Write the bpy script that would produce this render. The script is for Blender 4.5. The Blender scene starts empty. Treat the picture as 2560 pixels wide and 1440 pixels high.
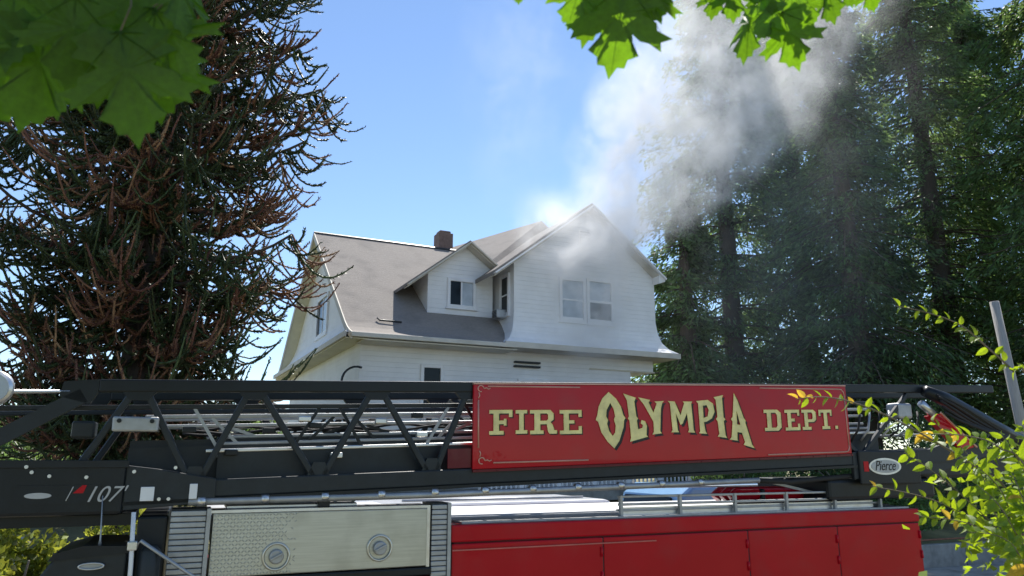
import bpy, bmesh, math, random
import numpy as np
from mathutils import Vector, Matrix
from mathutils.geometry import tessellate_polygon

random.seed(7); rng = np.random.default_rng(11)
R = math.radians
scene = bpy.context.scene
col = scene.collection

# ------------------------------------------------------------------ camera
cam_d = bpy.data.cameras.new('camera'); cam = bpy.data.objects.new('camera', cam_d); col.objects.link(cam)
cam_d.sensor_width = 36; cam_d.lens = 26.016; cam_d.clip_start = .05; cam_d.clip_end = 3000
PITCH = R(13.0); CAM = Vector((0, 0, 2.9))
cam.location = CAM; cam.rotation_euler = (R(90) + PITCH, 0, 0)
cam_d.dof.use_dof = True; cam_d.dof.focus_distance = 11.0; cam_d.dof.aperture_fstop = 4.0
scene.camera = cam

# ------------------------------------------------------------------ sky, sun, exposure
SUN_AZ, SUN_EL = R(9.5), R(56.5)             # heading right of straight ahead, elevation
w = bpy.data.worlds.new('World'); scene.world = w; w.use_nodes = True
nt = w.node_tree; bg = nt.nodes['Background']
sky = nt.nodes.new('ShaderNodeTexSky'); sky.sky_type = 'NISHITA'; sky.sun_disc = False
sky.sun_elevation = SUN_EL; sky.sun_rotation = SUN_AZ; sky.altitude = 0
sky.air_density = .88; sky.dust_density = .0; sky.ozone_density = 2.6
nt.links.new(sky.outputs[0], bg.inputs[0]); bg.inputs[1].default_value = .13
sun_d = bpy.data.lights.new('sun', 'SUN'); sun = bpy.data.objects.new('sun', sun_d); col.objects.link(sun)
sun_d.energy = 4.9; sun_d.angle = R(.53); sun_d.color = (1, .95, .87)
sdir = Vector((math.sin(SUN_AZ) * math.cos(SUN_EL), math.cos(SUN_AZ) * math.cos(SUN_EL), math.sin(SUN_EL)))
sun.rotation_euler = sdir.to_track_quat('Z', 'Y').to_euler(); sun.location = (0, 0, 40)
vs = scene.view_settings; vs.view_transform = 'Standard'; vs.look = 'None'; vs.exposure = .62; vs.gamma = 1
scene.cycles.max_bounces = 10; scene.cycles.transparent_max_bounces = 16; scene.cycles.volume_bounces = 3; scene.cycles.volume_step_rate = 2.5
scene.cycles.use_denoising = True

def ray_at(px, py, Y):
    """point of the world at distance Y ahead on the line of sight (px,py) of the 2560x1440 frame"""
    a, b = (px - 1280) / 1850, (720 - py) / 1850
    d = Vector((a, math.cos(PITCH) - b * math.sin(PITCH), math.sin(PITCH) + b * math.cos(PITCH)))
    return CAM + d * (Y / d.y)

# ------------------------------------------------------------------ helpers
def lnk(o): col.objects.link(o); return o
def tag(o, label=None, cat=None, group=None, kind=None):
    for k, v in (('label', label), ('category', cat), ('group', group), ('kind', kind)):
        if v: o[k] = v
    return o
def empty(name, loc=(0, 0, 0), rz=0, parent=None):
    o = lnk(bpy.data.objects.new(name, None)); o.location = loc; o.rotation_euler = (0, 0, rz); o.empty_display_size = .2
    o.parent = parent
    return o

class MB:
    def __init__(s): s.v = []; s.f = []
    def add(s, vs, fs):
        n = len(s.v); s.v += [tuple(p) for p in vs]; s.f += [tuple(i + n for i in f) for f in fs]; return s
    def box(s, x0, x1, y0, y1, z0, z1):
        return s.add([(x0,y0,z0),(x1,y0,z0),(x1,y1,z0),(x0,y1,z0),(x0,y0,z1),(x1,y0,z1),(x1,y1,z1),(x0,y1,z1)],
                     [(0,3,2,1),(4,5,6,7),(0,1,5,4),(1,2,6,5),(2,3,7,6),(3,0,4,7)])
    def beam(s, a, b, w, h, up=(0, 0, 1)):
        a, b = Vector(a), Vector(b); d = (b - a).normalized(); up = Vector(up)
        if abs(d.dot(up)) > .98: up = Vector((0, 1, 0)) if abs(d.y) < .9 else Vector((1, 0, 0))
        x = d.cross(up).normalized(); y = x.cross(d)
        q = [(-1,-1),(1,-1),(1,1),(-1,1)]
        return s.add([p + x * (i * w / 2) + y * (j * h / 2) for p in (a, b) for i, j in q],
                     [(0,1,2,3),(7,6,5,4),(0,4,5,1),(1,5,6,2),(2,6,7,3),(3,7,4,0)])
    def tube(s, pts, rad, n=8, cap=True):
        pts = [Vector(p) for p in pts]; k = len(pts)
        rad = rad if hasattr(rad, '__len__') else [rad] * k
        base = len(s.v); ref = Vector((.13, .31, .94))
        for i, p in enumerate(pts):
            d = (pts[min(i + 1, k - 1)] - pts[max(i - 1, 0)]).normalized()
            if i == 0:
                if abs(d.dot(ref)) > .95: ref = Vector((.9, .2, .1))
                x = d.cross(ref).normalized()
            else: x = (x - d * x.dot(d)).normalized()
            y = d.cross(x)
            for j in range(n):
                a = 2 * math.pi * j / n
                s.v.append(tuple(p + (x * math.cos(a) + y * math.sin(a)) * rad[i]))
        for i in range(k - 1):
            for j in range(n):
                a = base + i * n + j; b = base + i * n + (j + 1) % n
                s.f.append((a, b, b + n, a + n))
        if cap:
            s.f.append(tuple(base + j for j in reversed(range(n))))
            s.f.append(tuple(base + (k - 1) * n + j for j in range(n)))
        return s
    def disc(s, c, axis, r, t, n=20):
        a = Vector(axis).normalized(); return s.tube([Vector(c) - a * t / 2, Vector(c) + a * t / 2], r, n)
    def extrude(s, poly, vec):
        """poly: 3d points (convex or nearly), vec: thickness"""
        n = len(poly); vec = Vector(vec); P = [Vector(p) for p in poly]
        tri = tessellate_polygon([P])
        return s.add(P + [p + vec for p in P], [t for t in tri] + [tuple(i + n for i in reversed(t)) for t in tri] +
                     [(i, (i + 1) % n, (i + 1) % n + n, i + n) for i in range(n)])
    def sheet(s, line, a, b, axis, thick):
        """a profile line [(p,z)] run along 'u' or 'v' from a to b as a slab of the given thickness downwards"""
        f = (lambda p, z, t: (t, p, z)) if axis == 'u' else (lambda p, z, t: (p, t, z))
        n = len(line)
        up = [f(p, z, t) for t in (a, b) for p, z in line]
        lo = [f(p, z - thick, t) for t in (a, b) for p, z in line]
        F = []
        for i in range(n - 1):
            F += [(i, i + 1, n + i + 1, n + i), (2*n + i, 3*n + i, 3*n + i + 1, 2*n + i + 1),
                  (i, 2*n + i, 2*n + i + 1, i + 1), (n + i, n + i + 1, 3*n + i + 1, 3*n + i)]
        F += [(0, n, 3*n, 2*n), (n - 1, 3*n - 1, 4*n - 1, 2*n - 1)]
        # index layout: up a:0..n-1, up b:n..2n-1, lo a:2n..3n-1, lo b:3n..4n-1
        F[-1] = (n - 1, 3*n - 1, 4*n - 1, 2*n - 1)
        return s.add(up + lo, F)
    def mesh(s, name, mat, smooth=False):
        m = bpy.data.meshes.new(name); m.from_pydata(s.v, [], s.f); m.update()
        bm = bmesh.new(); bm.from_mesh(m); bmesh.ops.recalc_face_normals(bm, faces=bm.faces); bm.to_mesh(m); bm.free()
        if smooth:
            for p in m.polygons: p.use_smooth = True
        if mat: m.materials.append(mat)
        return m
    def build(s, name, mat, parent=None, smooth=False, bevel=0, seg=2):
        o = lnk(bpy.data.objects.new(name, s.mesh(name, mat, smooth))); o.parent = parent
        if bevel:
            b = o.modifiers.new('bevel', 'BEVEL'); b.width = bevel; b.segments = seg; b.limit_method = 'ANGLE'; b.angle_limit = R(40)
        return o

def np_obj(name, V, F, mat, parent=None, smooth=False):
    V = np.asarray(V, np.float32); F = np.asarray(F, np.int32); k = F.shape[1]
    m = bpy.data.meshes.new(name)
    m.vertices.add(len(V)); m.vertices.foreach_set('co', V.ravel())
    m.loops.add(F.size); m.loops.foreach_set('vertex_index', F.ravel())
    m.polygons.add(len(F)); m.polygons.foreach_set('loop_start', np.arange(0, F.size, k, dtype=np.int32))
    if smooth: m.polygons.foreach_set('use_smooth', np.ones(len(F), bool))
    m.update(calc_edges=True); m.validate()
    if mat: m.materials.append(mat)
    o = lnk(bpy.data.objects.new(name, m)); o.parent = parent
    return o

def norm(a): return a / np.maximum(np.linalg.norm(a, axis=-1, keepdims=True), 1e-9)
def ropes(P, Rd, n=4):
    """P (N,K,3) centre lines, Rd (N,K) radii -> tube verts/faces"""
    N, K, _ = P.shape
    D = norm(np.gradient(P, axis=1)); ref = np.array([.31, .17, .93]); ref2 = np.array([.9, .3, .1])
    X = np.cross(D, ref); bad = np.linalg.norm(X, axis=-1, keepdims=True) < .25
    X = norm(np.where(bad, np.cross(D, ref2), X)); Y = np.cross(D, X)
    a = np.arange(n) * 2 * np.pi / n
    V = P[:, :, None] + Rd[:, :, None, None] * (X[:, :, None] * np.cos(a)[:, None] + Y[:, :, None] * np.sin(a)[:, None])
    idx = np.arange(N * K * n).reshape(N, K, n); nx = np.roll(idx, -1, axis=2)
    F = np.stack([idx[:, :-1], nx[:, :-1], nx[:, 1:], idx[:, 1:]], -1).reshape(-1, 4)
    return V.reshape(-1, 3), F
def blades(C, D, S, L, W, fold=.0):
    """diamond leaves: centre C, along D, side S, length L, width W"""
    L = L[:, None]; W = W[:, None]; nrm = np.cross(D, S)
    V = np.stack([C - D * L * .5, C + S * W * .5 - D * L * .05 + nrm * W * fold, C + D * L * .5, C - S * W * .5 - D * L * .05 + nrm * W * fold], 1)
    return V.reshape(-1, 3), np.arange(len(C) * 4).reshape(-1, 4)
def rand_dir(n):
    return norm(rng.normal(size=(n, 3)))

# ------------------------------------------------------------------ materials
def mat(name, c, rough=.6, metal=0., var=.15, scale=3., bump=0., bscale=40., coat=0., spec=.5, transl=None, tw=.5, island=0., wave=None, stretch=None, dirt=None):
    m = bpy.data.materials.new(name); m.use_nodes = True; t = m.node_tree; N = t.nodes; Lk = t.links
    b = N['Principled BSDF']; out = N['Material Output']
    b.inputs['Roughness'].default_value = rough; b.inputs['Metallic'].default_value = metal
    b.inputs['Specular IOR Level'].default_value = spec; b.inputs['Coat Weight'].default_value = coat; b.inputs['Coat Roughness'].default_value = .03
    tc = N.new('ShaderNodeTexCoord'); src = tc.outputs['Object']
    if stretch:
        mp = N.new('ShaderNodeMapping'); mp.inputs['Scale'].default_value = stretch; Lk.new(src, mp.inputs[0]); src = mp.outputs[0]
    nz = N.new('ShaderNodeTexNoise'); nz.inputs['Scale'].default_value = scale; nz.inputs['Detail'].default_value = 6; nz.inputs['Roughness'].default_value = .65
    Lk.new(src, nz.inputs['Vector'])
    hs = N.new('ShaderNodeHueSaturation'); hs.inputs['Color'].default_value = (*c, 1)
    mr = N.new('ShaderNodeMapRange'); mr.inputs[1].default_value = .3; mr.inputs[2].default_value = .7; mr.inputs[3].default_value = 1 - var; mr.inputs[4].default_value = 1 + var
    Lk.new(nz.outputs[0], mr.inputs[0]); val = mr.outputs[0]
    if island:
        g = N.new('ShaderNodeNewGeometry'); mi = N.new('ShaderNodeMapRange'); mi.inputs[3].default_value = 1 - island; mi.inputs[4].default_value = 1 + island
        Lk.new(g.outputs['Random Per Island'], mi.inputs[0])
        mu = N.new('ShaderNodeMath'); mu.operation = 'MULTIPLY'; Lk.new(val, mu.inputs[0]); Lk.new(mi.outputs[0], mu.inputs[1]); val = mu.outputs[0]
        mh = N.new('ShaderNodeMapRange'); mh.inputs[3].default_value = .5 - island * .05; mh.inputs[4].default_value = .5 + island * .05
        Lk.new(g.outputs['Random Per Island'], mh.inputs[0]); Lk.new(mh.outputs[0], hs.inputs['Hue'])
    Lk.new(val, hs.inputs['Value']); cout = hs.outputs[0]
    if dirt:
        dc, dscale, damt = dirt
        n2 = N.new('ShaderNodeTexNoise'); n2.inputs['Scale'].default_value = dscale; n2.inputs['Detail'].default_value = 8; Lk.new(tc.outputs['Object'], n2.inputs['Vector'])
        r2 = N.new('ShaderNodeMapRange'); r2.inputs[1].default_value = .5; r2.inputs[2].default_value = .75; r2.inputs[4].default_value = damt; Lk.new(n2.outputs[0], r2.inputs[0])
        mx = N.new('ShaderNodeMix'); mx.data_type = 'RGBA'; Lk.new(r2.outputs[0], mx.inputs[0]); Lk.new(cout, mx.inputs[6]); mx.inputs[7].default_value = (*dc, 1); cout = mx.outputs[2]
    Lk.new(cout, b.inputs['Base Color'])
    rr = N.new('ShaderNodeMapRange'); rr.inputs[3].default_value = max(.02, rough - .1); rr.inputs[4].default_value = min(1, rough + .12); Lk.new(nz.outputs[0], rr.inputs[0]); Lk.new(rr.outputs[0], b.inputs['Roughness'])
    h = None
    if bump:
        n3 = N.new('ShaderNodeTexNoise'); n3.inputs['Scale'].default_value = bscale; n3.inputs['Detail'].default_value = 5; Lk.new(src, n3.inputs['Vector']); h = n3.outputs[0]
    if wave:
        wv = N.new('ShaderNodeTexWave'); wv.wave_type = 'BANDS'; wv.bands_direction = wave[0]; wv.wave_profile = 'SAW'; wv.inputs['Scale'].default_value = wave[1]; wv.inputs['Distortion'].default_value = wave[2]
        Lk.new(tc.outputs['Object'], wv.inputs['Vector']); h = wv.outputs['Fac'] if not h else h
        if bump and h is not wv.outputs['Fac']:
            ad = N.new('ShaderNodeMath'); ad.operation = 'ADD'; Lk.new(h, ad.inputs[0]); Lk.new(wv.outputs['Fac'], ad.inputs[1]); h = ad.outputs[0]
    if h:
        bp = N.new('ShaderNodeBump'); bp.inputs['Strength'].default_value = (.45 if bump else 1.) if wave else (bump or .4); bp.inputs['Distance'].default_value = .03 if wave else .02; Lk.new(h, bp.inputs['Height']); Lk.new(bp.outputs[0], b.inputs['Normal'])
    if transl:
        tr = N.new('ShaderNodeBsdfTranslucent')
        h2 = N.new('ShaderNodeHueSaturation'); h2.inputs['Color'].default_value = (*transl, 1); Lk.new(val, h2.inputs['Value']); Lk.new(h2.outputs[0], tr.inputs[0])
        ms = N.new('ShaderNodeMixShader'); ms.inputs[0].default_value = tw; Lk.new(b.outputs[0], ms.inputs[1]); Lk.new(tr.outputs[0], ms.inputs[2]); Lk.new(ms.outputs[0], out.inputs[0])
    return m

M = {}
M['grass'] = mat('grass', (.17, .155, .065), .9, var=.35, scale=1.2, bump=.6, bscale=25)
M['asphalt'] = mat('asphalt', (.085, .085, .085), .9, var=.2, scale=6, bump=.5, bscale=120)
M['concrete'] = mat('concrete', (.34, .32, .28), .9, var=.2, scale=3, bump=.3, bscale=50, dirt=((.12, .11, .09), 2.2, .7))
M['paint_yellow'] = mat('road_paint', (.6, .45, .06), .8, var=.2, scale=8)
M['siding'] = mat('white_siding', (.86, .87, .89), .75, var=.06, scale=1.2, bump=.0, wave=('Z', 2.0, .0), dirt=((.62, .62, .62), .8, .3))
M['trim'] = mat('cream_trim', (.62, .58, .5), .7, var=.1, scale=2, dirt=((.4, .36, .28), 1.5, .5))
M['soffit'] = mat('sun_tinted_soffit', (.66, .62, .46), .75, var=.12, scale=1.5)  # yellow tint stands in for sunlight caught under the gable overhang
M['shingle'] = mat('roof_shingles', (.27, .243, .22), .85, var=.2, scale=9, bump=.5, bscale=18, stretch=(1, 3.5, 3.5), dirt=((.14, .13, .125), 1.1, .6), spec=.35, wave=('Z', 2.6, .6))
M['brick'] = mat('chimney_brick', (.2, .14, .12), .9, var=.3, scale=7, bump=.6, bscale=14)
M['white_paint'] = mat('white_paint', (.82, .82, .83), .5, var=.05)
M['glass'] = mat('window_glass', (.008, .014, .018), .15, var=.3, scale=2, spec=.2)
M['curtain'] = mat('pale_blind', (.4, .45, .5), .3, var=.2, scale=3, spec=.8)
M['black'] = mat('black_paint', (.013, .016, .019), .35, var=.25, scale=5, bump=.05, bscale=20, spec=.28)
M['gunmetal'] = mat('dark_grey_paint', (.024, .029, .033), .42, .0, var=.25, scale=6, spec=.3)
M['silver'] = mat('aluminium', (.62, .62, .62), .34, .9, var=.12, scale=8)
M['dull_silver'] = mat('dull_aluminium', (.4, .41, .42), .5, .7, var=.2, scale=6)
M['plate'] = mat('tread_plate', (.6, .59, .54), .34, .8, var=.15, scale=3)
M['brushed'] = mat('brushed_aluminium', (.5, .5, .45), .4, .75, var=.14, scale=2, stretch=(1, 1, 30), dirt=((.3, .29, .25), 3., .5))
M['red'] = mat('fire_engine_red', (.46, .006, .016), .32, var=.07, scale=1.2, coat=.3, spec=.1, dirt=((.28, .06, .06), 2.5, .25))
M['dark_red'] = mat('dark_red_paint', (.12, .006, .012), .38, var=.1, scale=2, coat=.1, spec=.3)
M['gold'] = mat('gold_leaf', (.85, .74, .32), .4, .0, var=.2, scale=9)
M['pinstripe'] = mat('pinstripe', (.62, .34, .26), .4, .2, var=.15, scale=9)
M['stripe_red'] = mat('faded_red_stripe', (.5, .12, .1), .4, var=.2, scale=9)
M['ink'] = mat('letter_shadow', (.012, .01, .008), .5, var=.1)
M['grey_print'] = mat('grey_lettering', (.45, .45, .45), .5, var=.1)
M['rubber'] = mat('rubber', (.02, .02, .02), .8, var=.2, scale=8)
M['rust'] = mat('rusty_pipe', (.24, .1, .05), .8, var=.4, scale=6)
M['van'] = mat('van_white', (.6, .61, .63), .3, var=.03, coat=.4)
M['car_blue'] = mat('pale_blue_paint', (.25, .45, .68), .3, var=.03, coat=.5)
M['brown_roof'] = mat('brown_shingles', (.17, .12, .09), .9, var=.25, scale=4, bump=.4, bscale=12)
M['tan'] = mat('tan_siding', (.42, .36, .28), .8, var=.1, scale=2)
M['bark'] = mat('bark', (.09, .07, .055), .95, var=.35, scale=5, bump=.8, bscale=9, stretch=(4, 4, 1))
M['pale_bark'] = mat('weathered_wood', (.36, .34, .31), .9, var=.2, scale=4, bump=.4, bscale=10, stretch=(5, 5, .6))
M['puzzle'] = mat('monkey_puzzle_scales', (.058, .078, .03), .5, var=.25, scale=3, island=.5, spec=.35)
M['puzzle_dead'] = mat('dead_scales', (.24, .12, .072), .8, var=.3, scale=3, island=.55)
M['cedar'] = mat('conifer_sprays', (.10, .165, .065), .5, var=.4, scale=.45, island=.6, transl=(.2, .31, .08), tw=.5)
M['cedar2'] = mat('dark_conifer_sprays', (.09, .148, .068), .5, var=.4, scale=.45, island=.6, transl=(.18, .28, .08), tw=.5)
M['maple'] = mat('maple_leaf', (.045, .10, .018), .5, var=.2, scale=14, transl=(.22, .45, .01), tw=.5)
M['shrub'] = mat('shrub_leaf', (.11, .19, .02), .5, var=.25, scale=14, transl=(.42, .56, .015), tw=.5, island=.3)
M['shrub_gold'] = mat('turning_leaf', (.4, .27, .04), .5, var=.25, scale=14, transl=(.75, .5, .05), tw=.5, island=.3)
M['hedge'] = mat('sunlit_shrub', (.22, .25, .04), .6, var=.3, scale=3, island=.4, transl=(.5, .52, .06), tw=.45)
M['twig'] = mat('twig', (.2, .16, .12), .8, var=.2, scale=20)

# ------------------------------------------------------------------ setting
TH, HH = R(67), R(64)                          # headings of the street (truck) and of the house front
TO = Vector((-.36, 7.3, 0)); HO = Vector((-4.7, 21.5, 0))
def T2W(u, v, z): return Vector((TO.x + u * math.sin(TH) - v * math.cos(TH), TO.y + u * math.cos(TH) + v * math.sin(TH), z))
def H2W(u, v, z): return Vector((HO.x + u * math.sin(HH) - v * math.cos(HH), HO.y + u * math.cos(HH) + v * math.sin(HH), z))
def W2Tv(x, y): return -(x - TO.x) * math.cos(TH) + (y - TO.y) * math.sin(TH)
PROF = [(-900, 1.3), (-40, 1.3), (-4.1, 1.3), (-3.1, .02), (-2, -.06), (7.72, -.06), (7.74, .66), (9, .85), (12, 1.35), (14.2, 1.85), (30, 2.0), (90, 2.2), (1200, 2.2)]
def ground_z(x, y):
    v = W2Tv(x, y)
    return float(np.interp(v, [p[0] for p in PROF], [p[1] for p in PROF]))
def strip(name, prof, m, u0=-900, u1=900, thick=None):
    b = MB()
    us = [u0, -60, -20, -6, 0, 6, 12, 20, 60, u1]
    pts = [T2W(u, v, z) for u in us for v, z in prof]; n = len(prof)
    b.add(pts, [(i * n + j, (i + 1) * n + j, (i + 1) * n + j + 1, i * n + j + 1) for i in range(len(us) - 1) for j in range(n - 1)])
    o = b.build(name, m); return tag(o, kind='structure')
strip('ground', PROF, M['grass'])
strip('road', [(-1.85, 0), (2, .05), (5.85, 0)], M['asphalt'])
strip('sidewalk', [(5.85, -.04), (5.86, .13), (7.55, .15), (7.56, -.04)], M['concrete'])
strip('sidewalk', [(-3.05, .0), (-3.04, .14), (-1.86, .13), (-1.85, -.04)], M['concrete'])
for k, vv in enumerate((1.86, 2.06)):
    strip('road_marking', [(vv, .056), (vv + .1, .056)], M['paint_yellow'])

kb = MB(); P0 = [T2W(u, v, 0) for u, v in ((-9, 4.0), (-2.9, 4.0), (-2.4, 4.5), (-2.4, 5.86), (-9, 5.86))]
kb.extrude([tuple(p + Vector((0, 0, -.02))) for p in P0], (0, 0, .17)); tag(kb.build('planting_bed', M['grass']), kind='structure')
# retaining wall along the far sidewalk, cast in bays, rusty pipe along the top
rw = empty('retaining_wall', T2W(0, 7.6, 0), R(90) - TH)
tag(rw, 'low concrete retaining wall along the far sidewalk with a rusty pipe on top', 'wall')
for i in range(-8, 16):
    MB().box(i * 2.4 + .012, (i + 1) * 2.4 - .012, 0, .2, -.05, .7 + .012 * math.sin(i * 2.3)).build('wall_panel', M['concrete'], rw, bevel=.02)
MB().tube([(-19, .1, .82), (38, .1, .82)], .025).build('pipe_rail', M['rust'], rw, True)
for i in range(-8, 17): MB().tube([(i * 2.4, .1, .62), (i * 2.4, .1, .82)], .02, 6).build('rail_post', M['rust'], rw, True)

# ------------------------------------------------------------------ white house
H = empty('white_house', HO, R(90) - HH)
tag(H, 'white two storey house with steep grey gables, its upper floor smoking', 'house')
Z0 = 1.4
def prof_z(v): return float(np.interp(v, [-.25, .45, 1.2, 6.7], [6.5, 6.78, 7.3, 11.45]))
MB().box(.45, 10.35, .75, 12.7, Z0, 5.96).build('lower_wall', M['siding'], H)
MB().box(.45, 11.35, .74, 12.72, 5.96, 6.55).build('upper_band', M['siding'], H)
MB().box(8.6, 11.4, .715, .74, 5.95, 6.0).build('band_trim', M['trim'], H)
MB().box(.40, 10.4, .70, 12.75, Z0 - .6, 2.0).build('foundation', M['concrete'], H)
# main roof with belled eaves
fr = [(-.25, 6.5), (.1, 6.62), (.45, 6.78), (.8, 7.0), (1.2, 7.3), (6.7, 11.45)]
bk = [(13.4 - v, z) for v, z in reversed(fr)]
MB().sheet(fr, -.02, 11.2, 'u', .13).build('roof', M['shingle'], H)
MB().sheet(bk, -.02, 11.2, 'u', .13).build('roof', M['shingle'], H)
MB().tube([(-.06, 6.7, 11.44), (11, 6.7, 11.44)], .07, 6).build('ridge_cap', M['gunmetal'], H)
MB().box(-.1, 5.2, -.36, -.26, 6.36, 6.5).build('gutter', M['trim'], H, bevel=.02)
MB().box(.3, 5.3, -.24, .74, 6.3, 6.34).build('soffit', M['trim'], H)
# left gable end
gp = [(.62, 6.6), (1.2, 7.12), (6.7, 11.28), (12.2, 7.12), (12.8, 6.6)]
MB().extrude([(.42, v, z) for v, z in gp], (.18, 0, 0)).build('gable_wall', M['siding'], H)
for line in (fr, bk):
    b = MB()
    for (v0, z0), (v1, z1) in zip(line, line[1:]):
        b.beam((-.05, v0, z0 - .1), (-.05, v1, z1 - .1), .035, .2, (0, 0, 1))
    b.build('barge_board', M['trim'], H)
    b = MB()
    for (v0, z0), (v1, z1) in zip(line, line[1:]):
        b.beam((.2, v0, z0 - .17), (.2, v1, z1 - .17), .44, .03, (0, 0, 1))
    b.build('rake_soffit', M['soffit'], H)
sk = [(.43, 7.7), (.38, 7.3), (.27, 7.0), (.08, 6.75), (-.18, 6.58)]
sv0 = [float(np.interp(z, [6.5, 6.62, 6.78, 7.0, 7.3, 11.45], [-.25, .1, .45, .8, 1.2, 6.7])) + .2 for u, z in sk]
b = MB(); n = len(sk)
b.v += [(u, a, z) for (u, z), a in zip(sk, sv0)] + [(u, 13.4 - a, z) for (u, z), a in zip(sk, sv0)] + [(u + .1, a, z - .02) for (u, z), a in zip(sk, sv0)] + [(u + .1, 13.4 - a, z - .02) for (u, z), a in zip(sk, sv0)]
for i in range(n - 1): b.f += [(i, i + 1, n + i + 1, n + i), (2*n + i, 3*n + i, 3*n + i + 1, 2*n + i + 1), (i, 2*n + i, 2*n + i + 1, i + 1)]
b.build('flared_skirt', M['siding'], H)
MB().box(-.24, -.17, .0, 13.3, 6.4, 6.56).build('skirt_fascia', M['trim'], H)
MB().box(-.16, .44, .1, 13.2, 6.36, 6.4).build('soffit', M['soffit'], H)

def window(parent, name, o, ax, out, w, h, cols=1, rows=2, glass='glass', fw=.11, sill=True, fm='white_paint'):
    """o: lower left corner, ax: unit vector to the right, out: unit vector to the viewer"""
    o, ax, out = Vector(o), Vector(ax), Vector(out); z = Vector((0, 0, 1))
    P = lambda a, b, c: o + ax * a + z * b + out * c
    g = empty(name, (0, 0, 0), 0, parent)
    def bar(n, a0, a1, b0, b1, c0, c1, m):
        vs = [P(a, b, c) for b in (b0, b1) for a, c in ((a0, c0), (a1, c0), (a1, c1), (a0, c1))]
        bb = MB(); bb.add(vs, [(0,1,2,3),(7,6,5,4),(0,4,5,1),(1,5,6,2),(2,6,7,3),(3,7,4,0)]); return bb.build(n, m, g, bevel=.008, seg=1)
    F = M[fm]
    bar('frame', -fw, 0, -fw, h + fw, -.02, .075, F); bar('frame', w, w + fw, -fw, h + fw, -.02, .075, F)
    bar('frame', 0, w, h, h + fw, -.02, .072, F); bar('frame', 0, w, -fw, 0, -.02, .072, F)
    if sill: bar('sill', -fw - .05, w + fw + .05, -fw - .05, -fw + .002, -.02, .1, F)
    cw, rh = w / cols, h / rows
    for i in range(cols):
        for j in range(rows):
            gm = glass if isinstance(glass, str) else glass[(j * cols + i) % len(glass)]
            bar('pane', i * cw, (i + 1) * cw, j * rh, (j + 1) * rh, .0, .012, M[gm])
            if j: bar('meeting_rail', i * cw, (i + 1) * cw, j * rh - .025, j * rh + .025, .0, .035, F)
        if i: bar('mullion', i * cw - .03, i * cw + .03, 0, h, .0, .036, F)
    return g
window(H, 'gable_window', (.42, 7.2, 7.45), (0, -1, 0), (-1, 0, 0), 1.7, 1.35, 2, 1, ['glass', 'curtain'])
# front gable block on the right
MB().extrude([(5.5, .4, 6.7), (11.3, .4, 6.7), (11.3, .4, 9.42), (8.45, .4, 11.7), (5.5, .4, 9.45)], (0, .2, 0)).build('front_wall', M['siding'], H)
MB().box(5.5, 5.68, .601, 6, 6.7, 9.5).build('side_wall', M['siding'], H)
MB().box(11.12, 11.3, .601, 12.3, 6.7, 9.5).build('side_wall', M['siding'], H)
b = MB(); offs = [(7.75, 0.005), (7.35, .05), (7.0, .17), (6.75, .38), (6.58, .66)]
ring = []
for z, o in offs: ring += [(5.5 - o * .9, .4 - o, z), (11.3 + o * .7, .4 - o, z), (11.3 + o * .7, 12.4, z), (5.5 - o * .9, 2.2, z)]
for k in range(len(offs) - 1):
    a = 4 * k; b.f += [(a, a + 1, a + 5, a + 4), (a + 1, a + 2, a + 6, a + 5), (a + 3, a, a + 4, a + 7)]
b.v += ring; o_ = b.build('flared_skirt', M['siding'], H); sm = o_.modifiers.new('solid', 'SOLIDIFY'); sm.thickness = .05
MB().box(4.85, 11.8, -.33, -.26, 6.38, 6.56).build('skirt_fascia', M['trim'], H)
MB().box(11.73, 11.8, -.25, 12.4, 6.38, 6.56).build('skirt_fascia', M['trim'], H)
MB().box(4.9, 11.72, -.25, .74, 6.39, 6.43).build('soffit', M['trim'], H)
MB().box(10.6, 11.72, .4, 12.3, 6.44, 6.47).build('soffit', M['trim'], H)
# its roof
lf = [(4.6, 8.95), (8.45, 11.86)]; rt = [(8.45, 11.86), (11.52, 9.46)]
MB().sheet(lf, 0.02, 7.5, 'v', .14).build('roof', M['shingle'], H)
MB().sheet(rt, 0.021, 12.0, 'v', .14).build('roof', M['shingle'], H)
for line, nm in ((lf, 0), (rt, 1)):
    (a0, z0), (a1, z1) = line
    MB().beam((a0, -.01, z0 - .12), (a1, -.01, z1 - .12), .05, .2, (0, -1, 0)) .build('barge_board', M['white_paint'], H)
    MB().beam((a0, .2, z0 - .19), (a1, .2, z1 - .19), .38, .03, (0, 0, 1)).build('rake_soffit', M['trim'], H)
MB().extrude([(11.52, .0, 9.43), (11.25, .0, 9.6), (11.25, .0, 9.18), (11.52, .0, 9.27)], (0, .38, 0)).build('eave_return', M['white_paint'], H)
window(H, 'sash_window', (7.34, .4, 7.62), (1, 0, 0), (0, -1, 0), .84, 1.36, 1, 2, ['curtain', 'curtain'])
window(H, 'sash_window', (8.45, .4, 7.62), (1, 0, 0), (0, -1, 0), .9, 1.42, 1, 2, ['glass', 'curtain'])
MB().box(8.42, 9.4, .33, .39, 8.28, 8.36).build('window_rail', M['white_paint'], H)
# attic vent
MB().box(8.1, 8.5, .34, .395, 10.3, 10.85).build('attic_vent', M['gunmetal'], H)
for k in range(5): MB().box(8.06, 8.54, .31, .345, 10.32 + k * .11, 10.37 + k * .11).build('louvre', M['dull_silver'], H)
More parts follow.
